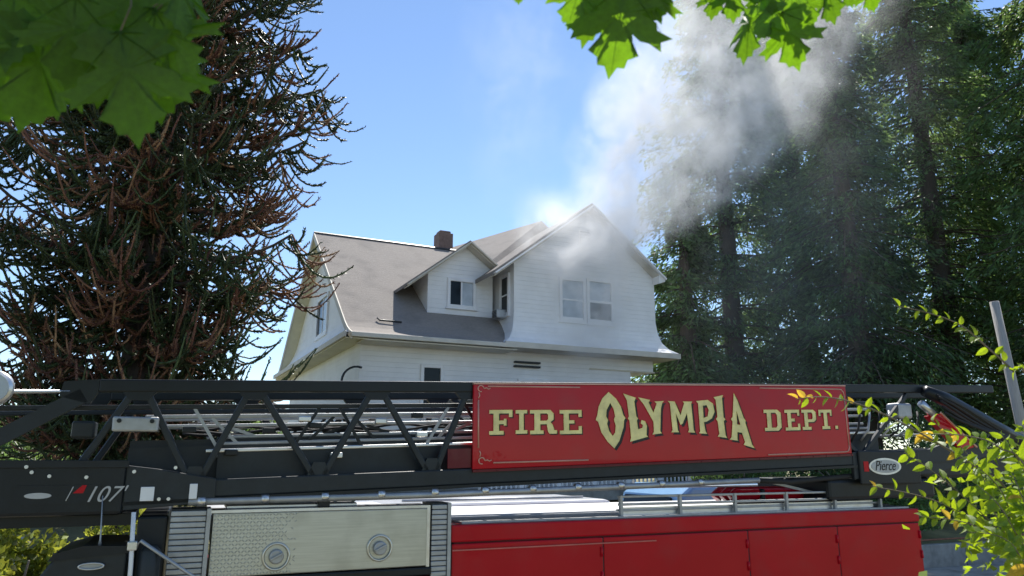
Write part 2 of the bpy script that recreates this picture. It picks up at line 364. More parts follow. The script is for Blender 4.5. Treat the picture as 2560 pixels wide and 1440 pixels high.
# narrow window on the block's side wall with an air conditioner
window(H, 'narrow_window', (5.5, 1.35, 7.75), (0, -1, 0), (-1, 0, 0), .55, 1.25, 1, 2)
ac = empty('air_conditioner', (0, 0, 0), 0, H)
MB().box(5.1, 5.49, .9, 1.3, 7.55, 7.85).build('casing', M['dull_silver'], ac, bevel=.03)
for k in range(5): MB().box(5.08, 5.11, .93, 1.27, 7.58 + k * .05, 7.605 + k * .05).build('grille_slat', M['gunmetal'], ac)
# dormer
D = 1.7
MB().extrude([(2.9, D, 7.5), (5.3, D, 7.5), (5.3, D, 9.35), (4.27, D, 10.1), (2.9, D, 9.05)], (0, .15, 0)).build('dormer_wall', M['siding'], H)
MB().extrude([(2.9, D + .151, 7.5), (2.9, D + .151, 9.05), (2.9, 3.6, 9.05)], (.15, 0, 0)).build('dormer_cheek', M['siding'], H)
MB().extrude([(5.15, D + .151, 7.5), (5.15, D + .151, 9.3), (5.15, 3.8, 9.3)], (.15, 0, 0)).build('dormer_cheek', M['siding'], H)
dl = [(2.06, 8.55), (4.27, 10.26)]; dr = [(4.27, 10.26), (5.42, 9.42)]
MB().sheet(dl, 1.3, 5.2, 'v', .11).build('dormer_roof', M['shingle'], H)
MB().sheet(dr, 1.301, 5.2, 'v', .11).build('dormer_roof', M['shingle'], H)
for (a0, z0), (a1, z1) in (dl, dr):
    MB().beam((a0, 1.27, z0 - .09), (a1, 1.27, z1 - .09), .05, .17, (0, -1, 0)).build('barge_board', M['trim'], H)
    MB().beam((a0, 1.48, z0 - .15), (a1, 1.48, z1 - .15), .38, .03, (0, 0, 1)).build('rake_soffit', M['trim'], H)
window(H, 'dormer_window', (3.7, D, 8.02), (1, 0, 0), (0, -1, 0), .84, .82, 2, 1, ['glass', 'curtain'])
# taller hipped roof behind the dormer
pk = (9.5, 5.8, 13.05)
MB().add([pk, (4.7, 2.4, 9.2), (11.0, 2.4, 9.2), (11.0, 9.4, 9.2), (4.3, 8.6, 11.3)], [(0,1,2),(0,2,3),(0,3,4),(0,4,1),(1,4,3,2)]).build('hipped_roof', M['shingle'], H)
# chimney
ch = MB(); ch.box(5.2, 5.85, 7.0, 7.65, 10.2, 12.3); ch.build('chimney', M['brick'], H, bevel=.03)
cp = MB(); cp.box(5.27, 5.78, 7.08, 7.57, 12.3, 12.42); cp.build('chimney_cap', M['brick'], H, bevel=.05)
MB().add([(5.1,6.5,11.2),(5.95,6.5,11.2),(5.95,7.0,11.6),(5.1,7.0,11.6),(5.1,7.0,11.0),(5.95,7.0,11.0)],[(0,1,2,3),(0,3,4),(1,5,2),(4,3,2,5),(0,4,5,1)]).build('chimney_saddle', M['gunmetal'], H)
# small fittings seen on the roof and walls
MB().tube([(1.0, .95, 7.2), (1.05, .85, 7.12), (1.75, .8, 7.1)], .03, 6).build('roof_bracket', M['gunmetal'], H, True)
window(H, 'lower_window', (2.5, .75, 3.4), (1, 0, 0), (0, -1, 0), .55, 2.3, 1, 2, ['curtain', 'glass'])
window(H, 'lower_window', (5.9, .75, 3.2), (1, 0, 0), (0, -1, 0), 1.0, 2.2, 1, 2)
window(H, 'lower_window', (8.9, .75, 3.2), (1, 0, 0), (0, -1, 0), 1.0, 2.2, 1, 2)
lv = empty('wall_vent', (0, 0, 0), 0, H)
for k in range(2): MB().box(5.65, 6.6, .6, .76, 5.88 + k * .14, 5.94 + k * .14).build('slat', M['gunmetal'], lv)
ar = MB(); ar.tube([(-.1 + .0, .6, 4.6)] + [(.35 - .45 * math.cos(a), .6, 5.15 + .45 * math.sin(a)) for a in np.linspace(0, math.pi * .6, 8)], .035, 6); ar.build('drain_pipe', M['gunmetal'], H, True)
# bay with a flat hood at the right of the lower storey, and the porch along the street side
po = empty('porch', (0, 0, 0), 0, H)
MB().box(3.2, 10.8, -2.0, .69, 4.55, 4.75).build('porch_roof', M['shingle'], po)
MB().box(3.2, 10.8, -2.06, -2.0, 4.4, 4.72).build('porch_fascia', M['white_paint'], po)
MB().box(3.2, 10.8, -2.0, .69, 1.7, 2.0).build('porch_deck', M['concrete'], po)
for k in range(7): MB().box(3.3 + k * 1.22, 3.44 + k * 1.22, -1.95, -1.81, 2.0, 4.55).build('post', M['white_paint'], po)
for k in range(6): MB().box(3.44 + k * 1.22, 4.52 + k * 1.22, -1.92, -1.84, 2.9, 2.97).build('porch_rail', M['white_paint'], po)
for k in range(48): MB().box(3.5 + k * .152, 3.54 + k * .152, -1.9, -1.86, 2.0, 2.9).build('baluster', M['white_paint'], po)

# ------------------------------------------------------------------ neighbouring house on the left, garage beside it
def small_house(name, label, O, heading, wdt, dep, wall_h, rise, wm, rm, base):
    g = empty(name, (O[0], O[1], base), R(90) - R(heading)); tag(g, label, 'house')
    MB().box(0, wdt, 0, dep, -.5, wall_h).build('wall', M[wm], g)
    MB().extrude([(0, .0, wall_h), (wdt, .0, wall_h), (wdt / 2, .0, wall_h + rise)], (0, dep, 0)).build('gable', M[wm], g)
    o = .5; k = rise / (wdt / 2)
    MB().sheet([(-o, wall_h - o * k + .12), (wdt / 2, wall_h + rise + .12)], -o, dep + o, 'v', .12).build('roof', M[rm], g)
    MB().sheet([(wdt / 2, wall_h + rise + .121), (wdt + o, wall_h - o * k + .121)], -o, dep + o, 'v', .12).build('roof', M[rm], g)
    for s0, s1 in (((-o, wall_h - o * k), (wdt / 2, wall_h + rise)), ((wdt / 2, wall_h + rise), (wdt + o, wall_h - o * k))):
        MB().beam((s0[0], -o - .03, s0[1] + .02), (s1[0], -o - .03, s1[1] + .02), .05, .24, (0, -1, 0)).build('barge_board', M['white_paint'], g)
    window(g, 'window', (wdt * .2, 0, .9), (1, 0, 0), (0, -1, 0), 1.1, 1.2, 1, 2)
    window(g, 'window', (wdt * .62, 0, .9), (1, 0, 0), (0, -1, 0), 1.1, 1.2, 1, 2)
    MB().box(wdt * .46, wdt * .46 + .9, -.06, 0, 0, 2.05).build('door', M['white_paint'], g)
    return g
small_house('neighbour_house', 'low tan house with brown gable roof seen through the left of the ladder', (-24.3, 35), 80, 7.2, 9, 2.2, 1.9, 'tan', 'brown_roof', 1.9)
small_house('garage', 'small white gabled garage between the brown roofed house and the white house', (-14.5, 36), 80, 4.6, 6, 2.6, 1.3, 'siding', 'shingle', 1.9)

# ------------------------------------------------------------------ fire truck
K = empty('fire_truck', TO, R(90) - TH)
tag(K, 'red ladder fire truck with black bedded aerial ladder and gold lettered sign', 'fire truck')
SL = .033
def lz(u, z): return z + SL * u
def part(name, m, mb, parent=None, smooth=False, bevel=0, kind=None):
    o = mb.build(name, M[m], parent or K, smooth, bevel); return tag(o, kind=kind)
# body: red compartments
part('body_shell', 'dark_red', MB().box(-.2, 5.84, .02, 2.4, .55, 2.26), bevel=.02)
for u0, u1 in ((-.22, 1.375), (1.385, 3.195), (3.205, 4.5), (4.51, 5.85)):
    d = part('compartment_door', 'red', MB().box(u0, u1, -.022, .018, .6, 2.13), bevel=.012)
    part('door_handle', 'silver', MB().tube([((u0 + u1) / 2 - .15, -.06, 1.35), ((u0 + u1) / 2 + .15, -.06, 1.35)], .014), d, True)
    for zz in (1.72, 1.95): part('hinge', 'red', MB().tube([(u1 - .02, -.03, zz), (u1 - .02, -.03, zz + .09)], .014), d, True)
    part('door_seal', 'rubber', MB().box(u0 - .012, u0, -.015, .017, .6, 2.13), d)
part('body_cornice', 'red', MB().box(-.23, 5.86, -.03, 2.42, 2.145, 2.3), bevel=.015)
part('drip_rail', 'stripe_red', MB().box(-.22, 2.0, -.037, -.03, 2.07, 2.082))
part('roof_deck', 'dull_silver', MB().box(-.1, 5.8, .06, 2.3, 2.302, 2.32))
for z, v in ((2.5, .1), (2.42, .1), (2.36, .14), (2.5, 2.2)):
    part('deck_rail', 'dull_silver', MB().box(1.65, 5.45, v, v + .035, z, z + .025), bevel=.006)
for k in range(6):
    part('rail_post', 'dull_silver', MB().box(1.66 + k * .74, 1.69 + k * .74, .09, .13, 2.3, 2.525))
part('toe_board', 'silver', MB().box(1.7, 5.3, .15, .17, 2.3, 2.4))
hb = MB()
for k in range(3): hb.tube([(3.45, (.5 + k * .16), 2.44), (3.5, (.5 + k * .16), 2.49), (4.4, (.5 + k * .16), 2.49), (4.46, (.5 + k * .16), 2.44)], .075, 12)
part('red_hose_roll', 'red', hb, smooth=True)
part('hose_strap', 'black', MB().box(3.8, 3.86, .4, .92, 2.32, 2.55), bevel=.02)
# aluminium pump panel with tread plate and two recessed couplings
pp = part('side_panel', 'brushed', MB().box(-2.3, -.45, -.03, .3, 1.955, 2.46), bevel=.01)
lug = MB(); n = 0
for i in range(27):
    for j in range(17):
        a = -2.285 + i * .026; z = 1.975 + j * .029
        s = 1 if (i + j) % 2 else -1
        if a > -1.62: continue
        if (a + 1.78) ** 2 + (z - 2.1) ** 2 < .125 ** 2: continue
        if a > -1.75 and random.random() < (a + 1.75) * 6: continue
        d = Vector((.011 * s, 0, .011)); e = Vector((-.0032, 0, .0032 * s)); c = Vector((a, -.0305, z))
        lug.add([c - d, c + e, c + d, c - e, c + Vector((0, -.006, 0))], [(0, 1, 4), (1, 2, 4), (2, 3, 4), (3, 0, 4)])
part('tread_lugs', 'plate', lug, pp, kind='stuff')
for a, z in ((-1.78, 2.1), (-.9, 2.13)):
    b = MB()
    for rr, n_ in ((.105, 24), ):
        pts = [(a + rr * math.cos(t), -.04, z + rr * math.sin(t)) for t in np.linspace(0, 2 * math.pi, n_ + 1)]
        b.tube(pts, .012, 6, False)
    part('coupling_ring', 'plate', b, pp, True)
    part('coupling_cap', 'dull_silver', MB().disc((a, -.05, z), (0, 1, 0), .06, .05), pp, bevel=.012)
    part('coupling_lug', 'dull_silver', MB().beam((a - .05, -.085, z - .02), (a + .05, -.085, z + .03), .02, .02), pp, bevel=.004)
part('panel_edge', 'silver', MB().box(-.47, -.44, -.036, .31, 1.95, 2.465), pp)
part('panel_trim', 'silver', MB().box(-2.32, -.44, -.038, .31, 2.462, 2.485), pp)
part('lower_shelf', 'black', MB().box(-2.32, -.42, -.05, .3, 1.88, 1.945), bevel=.01)
part('lower_body', 'dark_red', MB().box(-2.3, -.42, -.02, 2.4, .6, 1.87), bevel=.02)
part('deck_plate', 'dull_silver', MB().box(-2.3, -.45, .302, 2.3, 2.2, 2.4))
# clutter on top of the panel
part('stowage_tray', 'silver', MB().box(-2.2, -1.1, .05, .5, 2.486, 2.52), bevel=.01)
part('stowage_bracket', 'black', MB().box(-1.45, -1.35, -.01, .1, 2.486, 2.56), bevel=.008)
# ribbed roller shutters
for u0, u1 in ((-2.62, -2.33), (-.42, -.25)):
    sh = empty('roller_shutter', (0, 0, 0), 0, K)
    part('guide', 'dull_silver', MB().box(u1 - .02, u1 + .012, -.04, .3, 1.3, 2.5), sh)
    for k in range(26):
        part('slat', 'dull_silver', MB().box(u0, u1 - .022, -.025, .0, 1.32 + k * .045, 1.36 + k * .045), sh, bevel=.006)
    part('housing', 'gunmetal', MB().box(u0, u1 - .022, .001, .3, 1.3, 2.5), sh)
# dark rear locker with a chrome grab oval, an aerial, and a white stay
part('rear_frame', 'black', MB().box(-2.86, -2.64, .0, 2.2, .6, 2.45), bevel=.02)
lk = part('locker', 'gunmetal', MB().extrude([(-3.46, -.2, 1.2), (-2.9, -.2, 1.2), (-2.9, -.2, 2.235), (-3.2, -.2, 2.24), (-3.38, -.2, 2.18), (-3.46, -.2, 2.06)], (0, .9, 0)), bevel=.015)
part('locker_lid', 'black', MB().extrude([(-3.42, -.22, 2.16), (-2.89, -.22, 2.2), (-2.89, -.22, 2.25), (-3.2, -.22, 2.262), (-3.39, -.22, 2.21)], (0, .94, 0)), lk)
pts = [(-3.13 + .085 * math.cos(t), -.225, 2.115 + .022 * math.sin(t)) for t in np.linspace(0, 2 * math.pi, 21)]
part('chrome_oval', 'silver', MB().tube(pts, .007, 6, False), lk, True)
part('oval_plate', 'dull_silver', MB().extrude([(-3.13 + .08 * math.cos(t), -.212, 2.115 + .02 * math.sin(t)) for t in np.linspace(0, 2 * math.pi, 20, endpoint=False)], (0, .012, 0)), lk)
part('whip_aerial', 'dull_silver', MB().tube([(-3.1, -.1, 2.24), (-3.1, -.1, 2.3), (-3.12, -.1, 2.62)], [.018, .007, .004], 6), lk, True)
part('stay', 'white_paint', MB().tube([(-2.85, -.26, 1.6), (-2.86, -.26, 2.1), (-2.88, -.26, 2.5)], .017, 8), smooth=True)
part('stay', 'dull_silver', MB().tube([(-2.84, -.27, 2.24), (-2.81, -.27, 2.29), (-2.46, -.27, 2.04), (-2.2, -.27, 1.86)], .014, 8), smooth=True)
part('stay_clamp', 'silver', MB().box(-2.9, -2.83, -.29, -.23, 2.22, 2.29), bevel=.01)
part('canister', 'gunmetal', MB().tube([(-2.74, -.2, 1.5), (-2.74, -.2, 2.2), (-2.74, -.2, 2.24)], [.08, .08, .05], 14), smooth=True)

# aerial ladder
A = empty('aerial_ladder', (0, 0, 0), 0, K)
def lbox(u0, u1, v0, v1, z0, z1):
    b = MB(); b.add([(u, v, lz(u, z)) for z in (z0, z1) for u, v in ((u0, v0), (u1, v0), (u1, v1), (u0, v1))],
                    [(0,3,2,1),(4,5,6,7),(0,1,5,4),(1,2,6,5),(2,3,7,6),(3,0,4,7)]); return b
NB = [-3.45, -2.47, -1.46, -.42]; NT = [-2.95, -2.05, -.97, -.07]
for v in (0., .98):
    sg = 'black'
    part('top_rail', sg, lbox(-3.25, 7.62, v, v + .07, 3.535, 3.64), A, bevel=.012)
    part('rail_nose', sg, MB().extrude([(-3.25, v + .005, lz(-3.25, 3.64)), (-3.5, v + .005, lz(-3.5, 3.62)), (-3.52, v + .005, lz(-3.5, 3.5)), (-3.3, v + .005, lz(-3.3, 3.44)), (-3.25, v + .005, lz(-3.25, 3.535))], (0, .06, 0)), A)
    part('bottom_rail', 'gunmetal', lbox(-3.0, 7.5, v - .01, v + .08, 2.665, 2.81), A, bevel=.012)
    part('lower_flange', 'black', lbox(-3.0, 7.5, v - .03, v + .1, 2.635, 2.664), A)
    segs = []
    for i in range(4):
        segs.append((NB[i] + .04, NT[i] - .04 * (i != 3)))
        if i < 3: segs.append((NB[i + 1] - .04, NT[i] + .05))
    segs += [(.95, .1), (1.05, 2.0), (3.0, 2.1), (3.1, 4.0), (5.0, 4.1), (5.1, 6.0)]
    for b0, t0 in segs:
        part('brace', 'gunmetal', MB().beam((b0, v + .035, lz(b0, 2.8)), (t0, v + .035, lz(t0, 3.55)), .055, .05, (0, 1, 0)), A, bevel=.01)
    for nb in NB[1:] :
        part('gusset', 'gunmetal', MB().extrude([(nb - .1, v + .01, lz(nb, 2.8)), (nb + .1, v + .01, lz(nb, 2.8)), (nb + .05, v + .01, lz(nb, 2.92)), (nb - .05, v + .01, lz(nb, 2.92))], (0, .05, 0)), A)
    for nt in NT: part('gusset', 'black', MB().extrude([(nt - .13, v + .008, lz(nt, 3.54)), (nt + .13, v + .008, lz(nt, 3.54)), (nt + .07, v + .008, lz(nt, 3.47)), (nt - .07, v + .008, lz(nt, 3.47))], (0, .054, 0)), A)
# nested fly sections
for k, (dv, zt, zb, m, rail) in enumerate(((.14, 3.44, 2.86, 'dull_silver', .04), (.25, 3.36, 2.92, 'dull_silver', .034), (.34, 3.28, 2.98, 'dull_silver', .03))):
    for v in (dv, 1.05 - dv - .04):
        part('fly_top_rail', m if k else 'gunmetal', lbox(-6.2 if k == 0 else -3.0 + .1 * k, 5.5, v, v + rail, zt - rail, zt), A, bevel=.008)
        part('fly_bottom_rail', 'silver' if k == 0 else m, lbox(-2.4 + .1 * k, 5.5, v, v + .03, zb + .17, zb + .2), A, bevel=.008)
        part('fly_side_plate', 'gunmetal', lbox(-2.3 if k == 0 else -3.0, 5.5, v + .008, v + .022, 2.7 + k * .04, zb + .168), A)
        for i in range(9):
            u0 = -2.3 + i * .62 + .15 * k; s = .22 if i % 2 else -.22
            part('fly_brace', 'black' if i % 3 else 'dull_silver', MB().beam((u0, v + .015, lz(u0, zb + .19)), (u0 + s, v + .015, lz(u0 + s, zt - .03)), .026, .024, (0, 1, 0)), A)
for i in range(30):
    u = -2.3 + i * .3
    part('rung', 'dull_silver', MB().tube([(u, .16, lz(u, 3.0)), (u, .9, lz(u, 3.0))], .017, 8), A, True)
for i, (u, z) in enumerate(((-2.2, 3.0), (-1.6, 3.28), (-1.5, 3.22), (-.9, 3.25), (-.55, 3.3), (-.5, 3.12), (-1.9, 3.18), (-1.3, 2.95), (-2.55, 3.2))):
    part('cable_clamp', 'silver' if i % 2 else 'black', MB().box(u - .05, u + .06, .1, .16, lz(u, z), lz(u, z) + .05), A, bevel=.01)
for k in range(4):
    pts = [(u, .5 + .04 * k, lz(u, 3.2 + .02 * k + .035 * math.sin(u * 4.1 + k * 1.7))) for u in np.linspace(-2.6, 1.0, 36)]
    part('control_cable', 'rubber', MB().tube(pts, .013, 6), A, True)
part('waterway_pipe', 'dull_silver', MB().tube([(-2.5, -.02, 2.555), (-.34, -.02, 2.575), (1.85, -.02, 2.625), (3.4, -.02, 2.665)], .03, 10), A, True)
for k in range(11):
    u = -2.4 + k * .5; z = 2.555 + (u + 2.5) * .0187
    part('pipe_clamp', 'silver', MB().tube([(u - .03, -.02, z), (u + .03, -.02, z + .001)], .038, 10), A, True)
part('waterway_hose', 'rubber', MB().tube([(3.2, .02, 2.67), (3.9, .02, 2.64), (4.4, .05, 2.67), (4.9, .05, 2.7)], .03, 8), A, True)
part('stay_arm', 'dull_silver', MB().beam((3.9, .3, 2.62), (4.9, .3, 2.42), .03, .03), A)
# rear box of the ladder with the length lettering
rb = part('ladder_box', 'black', MB().box(-4.6, -2.98, -.06, 1.0, 2.47, 2.87), A, bevel=.03)
part('ladder_box_lip', 'black', MB().box(-4.6, -2.96, -.075, -.06, 2.83, 2.89), A, bevel=.005)
part('badge_strip', 'black', MB().box(-3.72, -3.14, -.068, -.06, 2.56, 2.7), A)
part('lower_skid', 'black', MB().box(-4.6, -2.9, .1, .9, 2.38, 2.469), A)
part('heel_block', 'gunmetal', MB().extrude([(-2.98, -.03, 2.5), (-2.3, -.03, 2.55), (-2.3, -.03, 2.74), (-2.75, -.03, 2.82), (-2.98, -.03, 2.85)], (0, .1, 0)), A, bevel=.01)
for u0, u1, z0, z1 in ((-2.86, -2.76, 2.57, 2.68), (-2.5, -2.44, 2.58, 2.7)):
    part('reflector', 'white_paint', MB().box(u0, u1, -.05, -.03, z0, z1), A, bevel=.004)
for u, z in ((-2.72, 2.585), (-2.65, 2.585), (-3.5, 2.77), (-3.25, 2.76), (-2.92, 2.8), (-2.62, 2.83), (-3.62, 2.8), (-3.66, 2.84)):
    part('bolt', 'silver', MB().disc((u, -.07, z), (0, 1, 0), .014, .03, 8), A)
bx = part('junction_box', 'dull_silver', MB().box(-3.12, -2.78, -.05, .06, 3.115, 3.235), A, bevel=.015)
for u in (-3.07, -2.83): part('bolt', 'black', MB().disc((u, -.055, 3.2), (0, 1, 0), .018, .02, 10), A)
part('junction_box', 'gunmetal', MB().box(-3.42, -3.25, .1, .3, 3.06, 3.2), A, bevel=.02)
part('floodlight', 'silver', MB().tube([(-3.96, -.06, 3.43), (-3.96, -.02, 3.43), (-3.96, .1, 3.43)], [.13, .14, .06], 18), A, True)
part('floodlight_lens', 'curtain', MB().disc((-3.96, -.07, 3.43), (0, 1, 0), .11, .02), A)
part('side_brace', 'gunmetal', MB().beam((-4.2, .03, 2.86), (-3.35, .03, 3.4), .12, .05, (0, 1, 0)), A)
part('side_tube', 'silver', MB().tube([(-6, .02, lz(-6, 3.54)), (-3.45, .02, lz(-3.45, 3.54))], .016, 8), A, True)
# turntable and lift gear at the right
part('turntable', 'black', MB().box(4.5, 6.3, .05, 1.3, 2.42, 2.66), A, bevel=.04)
part('pedestal', 'gunmetal', MB().box(4.6, 5.75, .3, 1.9, 2.26, 2.34))
part('base_plate', 'gunmetal', MB().extrude([(4.86, -.02, 2.66), (6.3, -.02, 2.72), (7.4, -.02, 2.95), (6.9, -.02, 3.2), (6.2, -.02, 3.02), (4.86, -.02, 2.98)], (0, .05, 0)), A, bevel=.01)
part('red_cover', 'red', MB().extrude([(6.22, -.06, 3.44), (6.42, -.06, 3.47), (7.0, -.06, 3.05), (6.75, -.06, 3.0)], (0, .1, 0)), A, bevel=.012)
part('cover_edge', 'pinstripe', MB().beam((6.42, -.066, 3.485), (7.02, -.066, 3.05), .02, .02), A)
part('lift_cylinder', 'black', MB().tube([(6.2, -.05, 3.76), (6.55, -.05, 3.66), (7.5, -.05, 3.28), (8.0, -.05, 3.1)], [.07, .1, .11, .11], 14), A, True)
part('cylinder_rod', 'silver', MB().tube([(6.1, -.05, 3.6), (6.3, -.05, 3.46)], .05, 12), A, True)
for k in range(5):
    pts = [(6.3 + .25 * i, -.14 - .02 * k, 3.7 - .09 * i - .05 * k + .03 * math.sin(i + k)) for i in range(6)]
    part('hydraulic_hose', 'rubber', MB().tube(pts, .018, 6), A, True)
for k in range(7):
    u = 4.98 + .17 * k
    part('cable_loop', 'dull_silver' if k % 2 else 'rubber', MB().tube([(u, .1, 3.1 + .02 * k), (u + .08, .04, 3.25), (u + .13, .04, 3.42 + .02 * (k % 3)), (u + .2, .1, 3.5)], .014, 6), A, True)
part('valve_block', 'dull_silver', MB().box(5.75, 6.0, .0, .2, 3.4, 3.6), A, bevel=.03)
part('slew_ring', 'gunmetal', MB().disc((5.2, .9, 2.38), (0, 0, 1), .6, .08, 28), A)
part('counter_box', 'black', MB().box(6.0, 7.9, .1, 1.0, 2.66, 2.95), A, bevel=.04)

# the sign
def poly_solid(mb, polys, fn, t):
    """outline + holes in sign coordinates -> a plate of thickness t"""
    tri = tessellate_polygon([[Vector((x, y, 0)) for x, y in p] for p in polys]); flat = [q for p in polys for q in p]; n = len(flat)
    F = [tuple(i) for i in tri]
    k = 0
    for p in polys:
        m_ = len(p); F += [(k + i, k + (i + 1) % m_, k + (i + 1) % m_ + n, k + i + n) for i in range(m_)]; k += m_
    mb.add([fn(x, y, 0) for x, y in flat] + [fn(x, y, t) for x, y in flat], F); return mb
sign = part('sign_panel', 'red', lbox(-.03, 4.84, -.034, -.002, 2.8, 3.61), bevel=.008)
part('sign_back', 'dark_red', lbox(-.27, -.035, -.001, .012, 2.82, 3.0), sign)
part('sign_edge', 'pinstripe', lbox(-.03, 4.84, -.038, .0, 3.611, 3.625), sign)
part('sign_lower_lip', 'dark_red', lbox(-.03, 4.84, -.045, .0, 2.775, 2.799), sign)
for k in range(25): part('rivet', 'dark_red', MB().disc((.02 + k * .2, -.047, lz(.02 + k * .2, 2.787)), (0, 1, 0), .008, .006, 8), sign)
def S(d): return lambda x, y, t: (x, -.0345 - d - t, lz(x, y))
OLY = {'O':[[(1478,3538),(1568,3466),(1624,3382),(1650,3293),(1674,3265),(1656,3238),(1648,3172),(1591,3031),(1528,2955),(1450,3024),(1378,3122),(1343,3231),(1314,3248),(1335,3297),(1354,3384),(1401,3472)],[(1493,3422),(1532,3361),(1549,3283),(1532,3253),(1552,3185),(1543,3119),(1513,3082),(1473,3131),(1450,3208),(1463,3246),(1440,3285),(1449,3350)]],'L':[[(1655,3522),(1811,3477),(1790,3437),(1809,3280),(1830,3258),(1813,3236),(1826,3145),(1877,3159),(1887,3188),(1859,3206),(1871,3241),(1916,3229),(1937,3178),(1926,3084),(1945,3065),(1720,3017),(1734,3060),(1722,3237),(1703,3259),(1717,3281),(1698,3449)]],'Y':[[(1838,3482),(1991,3453),(1970,3425),(2025,3317),(2070,3413),(2044,3436),(2168,3442),(2143,3419),(2122,3356),(2102,3119),(2122,3097),(2000,3086),(2021,3115),(2020,3222),(1908,3403)]],'M':[[(2216,3441),(2305,3435),(2373,3285),(2428,3417),(2410,3435),(2538,3434),(2522,3411),(2538,3123),(2557,3094),(2459,3101),(2475,3124),(2459,3307),(2395,3194),(2367,3183),(2312,3309),(2329,3126),(2344,3103),(2242,3105),(2260,3128),(2242,3413)]],'P':[[(2588,3440),(2747,3451),(2817,3410),(2832,3316),(2790,3246),(2715,3212),(2679,3207),(2694,3108),(2713,3079),(2604,3087),(2622,3109),(2614,3411)],[(2677,3387),(2728,3393),(2754,3340),(2734,3270),(2678,3253)]],'I':[[(2829,3481),(2964,3504),(2946,3469),(2952,3256),(2975,3234),(2951,3214),(2965,3056),(2985,3027),(2855,3047),(2879,3076),(2867,3210),(2845,3239),(2867,3262),(2857,3451)]],'A':[[(3115,3528),(3161,3444),(3234,3246),(3259,3216),(3252,3192),(3326,2948),(3361,2904),(3205,2948),(3229,2978),(3194,3081),(3131,3090),(3125,3018),(3133,2994),(3017,3011),(3045,3037),(3073,3207),(3051,3237),(3078,3260)],[(3139,3325),(3179,3170),(3134,3176)]]}
# OLYMPIA stands on its curve: one plate for each letter, its painted drop shadow behind
for k, ps in OLY.items():
    ps = [[(x / 1000, y / 1000) for x, y in p] for p in ps]
    part('letter', 'gold', poly_solid(MB(), ps, S(.005), .004), sign)
    part('letter_shadow', 'ink', poly_solid(MB(), [[(x + .028, y - .024) for x, y in p] for p in ps], S(.0), .002), sign)
# slab serif letters from strokes in a unit cell
s_ = .16; t_ = .15
SLAB = {
 'F': [[(0,0),(.62,0),(.62,t_),(.42,t_),(.42,.42),(.62,.42),(.62,.36),(.74,.36),(.74,.64),(.62,.64),(.62,.57),(.42,.57),(.42,1-t_),(.84,1-t_),(.84,.7),(1,.7),(1,1),(0,1),(0,1-t_),(.18,1-t_),(.18,t_),(0,t_)]],
 'I': [[(0,0),(1,0),(1,t_),(.7,t_),(.7,1-t_),(1,1-t_),(1,1),(0,1),(0,1-t_),(.3,1-t_),(.3,t_),(0,t_)]],
 'E': [[(0,0),(1,0),(1,.32),(.85,.32),(.85,t_),(.42,t_),(.42,.43),(.66,.43),(.66,.57),(.42,.57),(.42,1-t_),(.85,1-t_),(.85,.7),(1,.7),(1,1),(0,1),(0,1-t_),(.18,1-t_),(.18,t_),(0,t_)]],
 'R': [[(0,0),(.5,0),(.5,t_),(.38,t_),(.38,.4),(.62,.4),(.66,.1),(.72,0),(1,0),(1,t_),(.9,t_),(.84,.38),(.76,.48),(.88,.6),(.88,.85),(.76,1),(0,1),(0,1-t_),(.16,1-t_),(.16,t_),(0,t_)],[(.38,.55),(.62,.55),(.67,.62),(.67,.8),(.62,.85),(.38,.85)]],
 'D': [[(0,0),(.8,0),(1,.15),(1,.85),(.8,1),(0,1),(0,1-t_),(.17,1-t_),(.17,t_),(0,t_)],[(.42,t_),(.68,t_),(.76,.25),(.76,.75),(.68,1-t_),(.42,1-t_)]],
 'P': [[(0,0),(.62,0),(.62,t_),(.42,t_),(.42,.38),(.82,.38),(1,.5),(1,.88),(.82,1),(0,1),(0,1-t_),(.17,1-t_),(.17,t_),(0,t_)],[(.42,.52),(.7,.52),(.76,.6),(.76,.78),(.7,.86),(.42,.86)]],
 'T': [[(.2,0),(.8,0),(.8,t_),(.63,t_),(.63,1-t_),(.86,1-t_),(.86,.68),(1,.68),(1,1),(0,1),(0,.68),(.14,.68),(.14,1-t_),(.37,1-t_),(.37,t_),(.2,t_)]],
 '.': [[(0,0),(1,0),(1,1),(0,1)]]}
for c, a, b in (('F',(.132,3.361),(.379,3.122)),('I',(.412,3.358),(.538,3.126)),('R',(.568,3.357),(.867,3.119)),('E',(.898,3.354),(1.152,3.113)),
                ('D',(3.526,3.336),(3.777,3.094)),('E',(3.834,3.333),(4.057,3.094)),('P',(4.092,3.331),(4.312,3.096)),('T',(4.357,3.329),(4.564,3.1)),('.',(4.603,3.137),(4.646,3.099))):
    P_ = [[(a[0] + x * (b[0] - a[0]), b[1] + y * (a[1] - b[1])) for x, y in p] for p in SLAB[c]]
    part('letter', 'gold', poly_solid(MB(), P_, S(.005), .004), sign)
    part('letter_shadow', 'ink', poly_solid(MB(), [[(x + .014, y - .011) for x, y in p] for p in P_], S(.0), .002), sign)
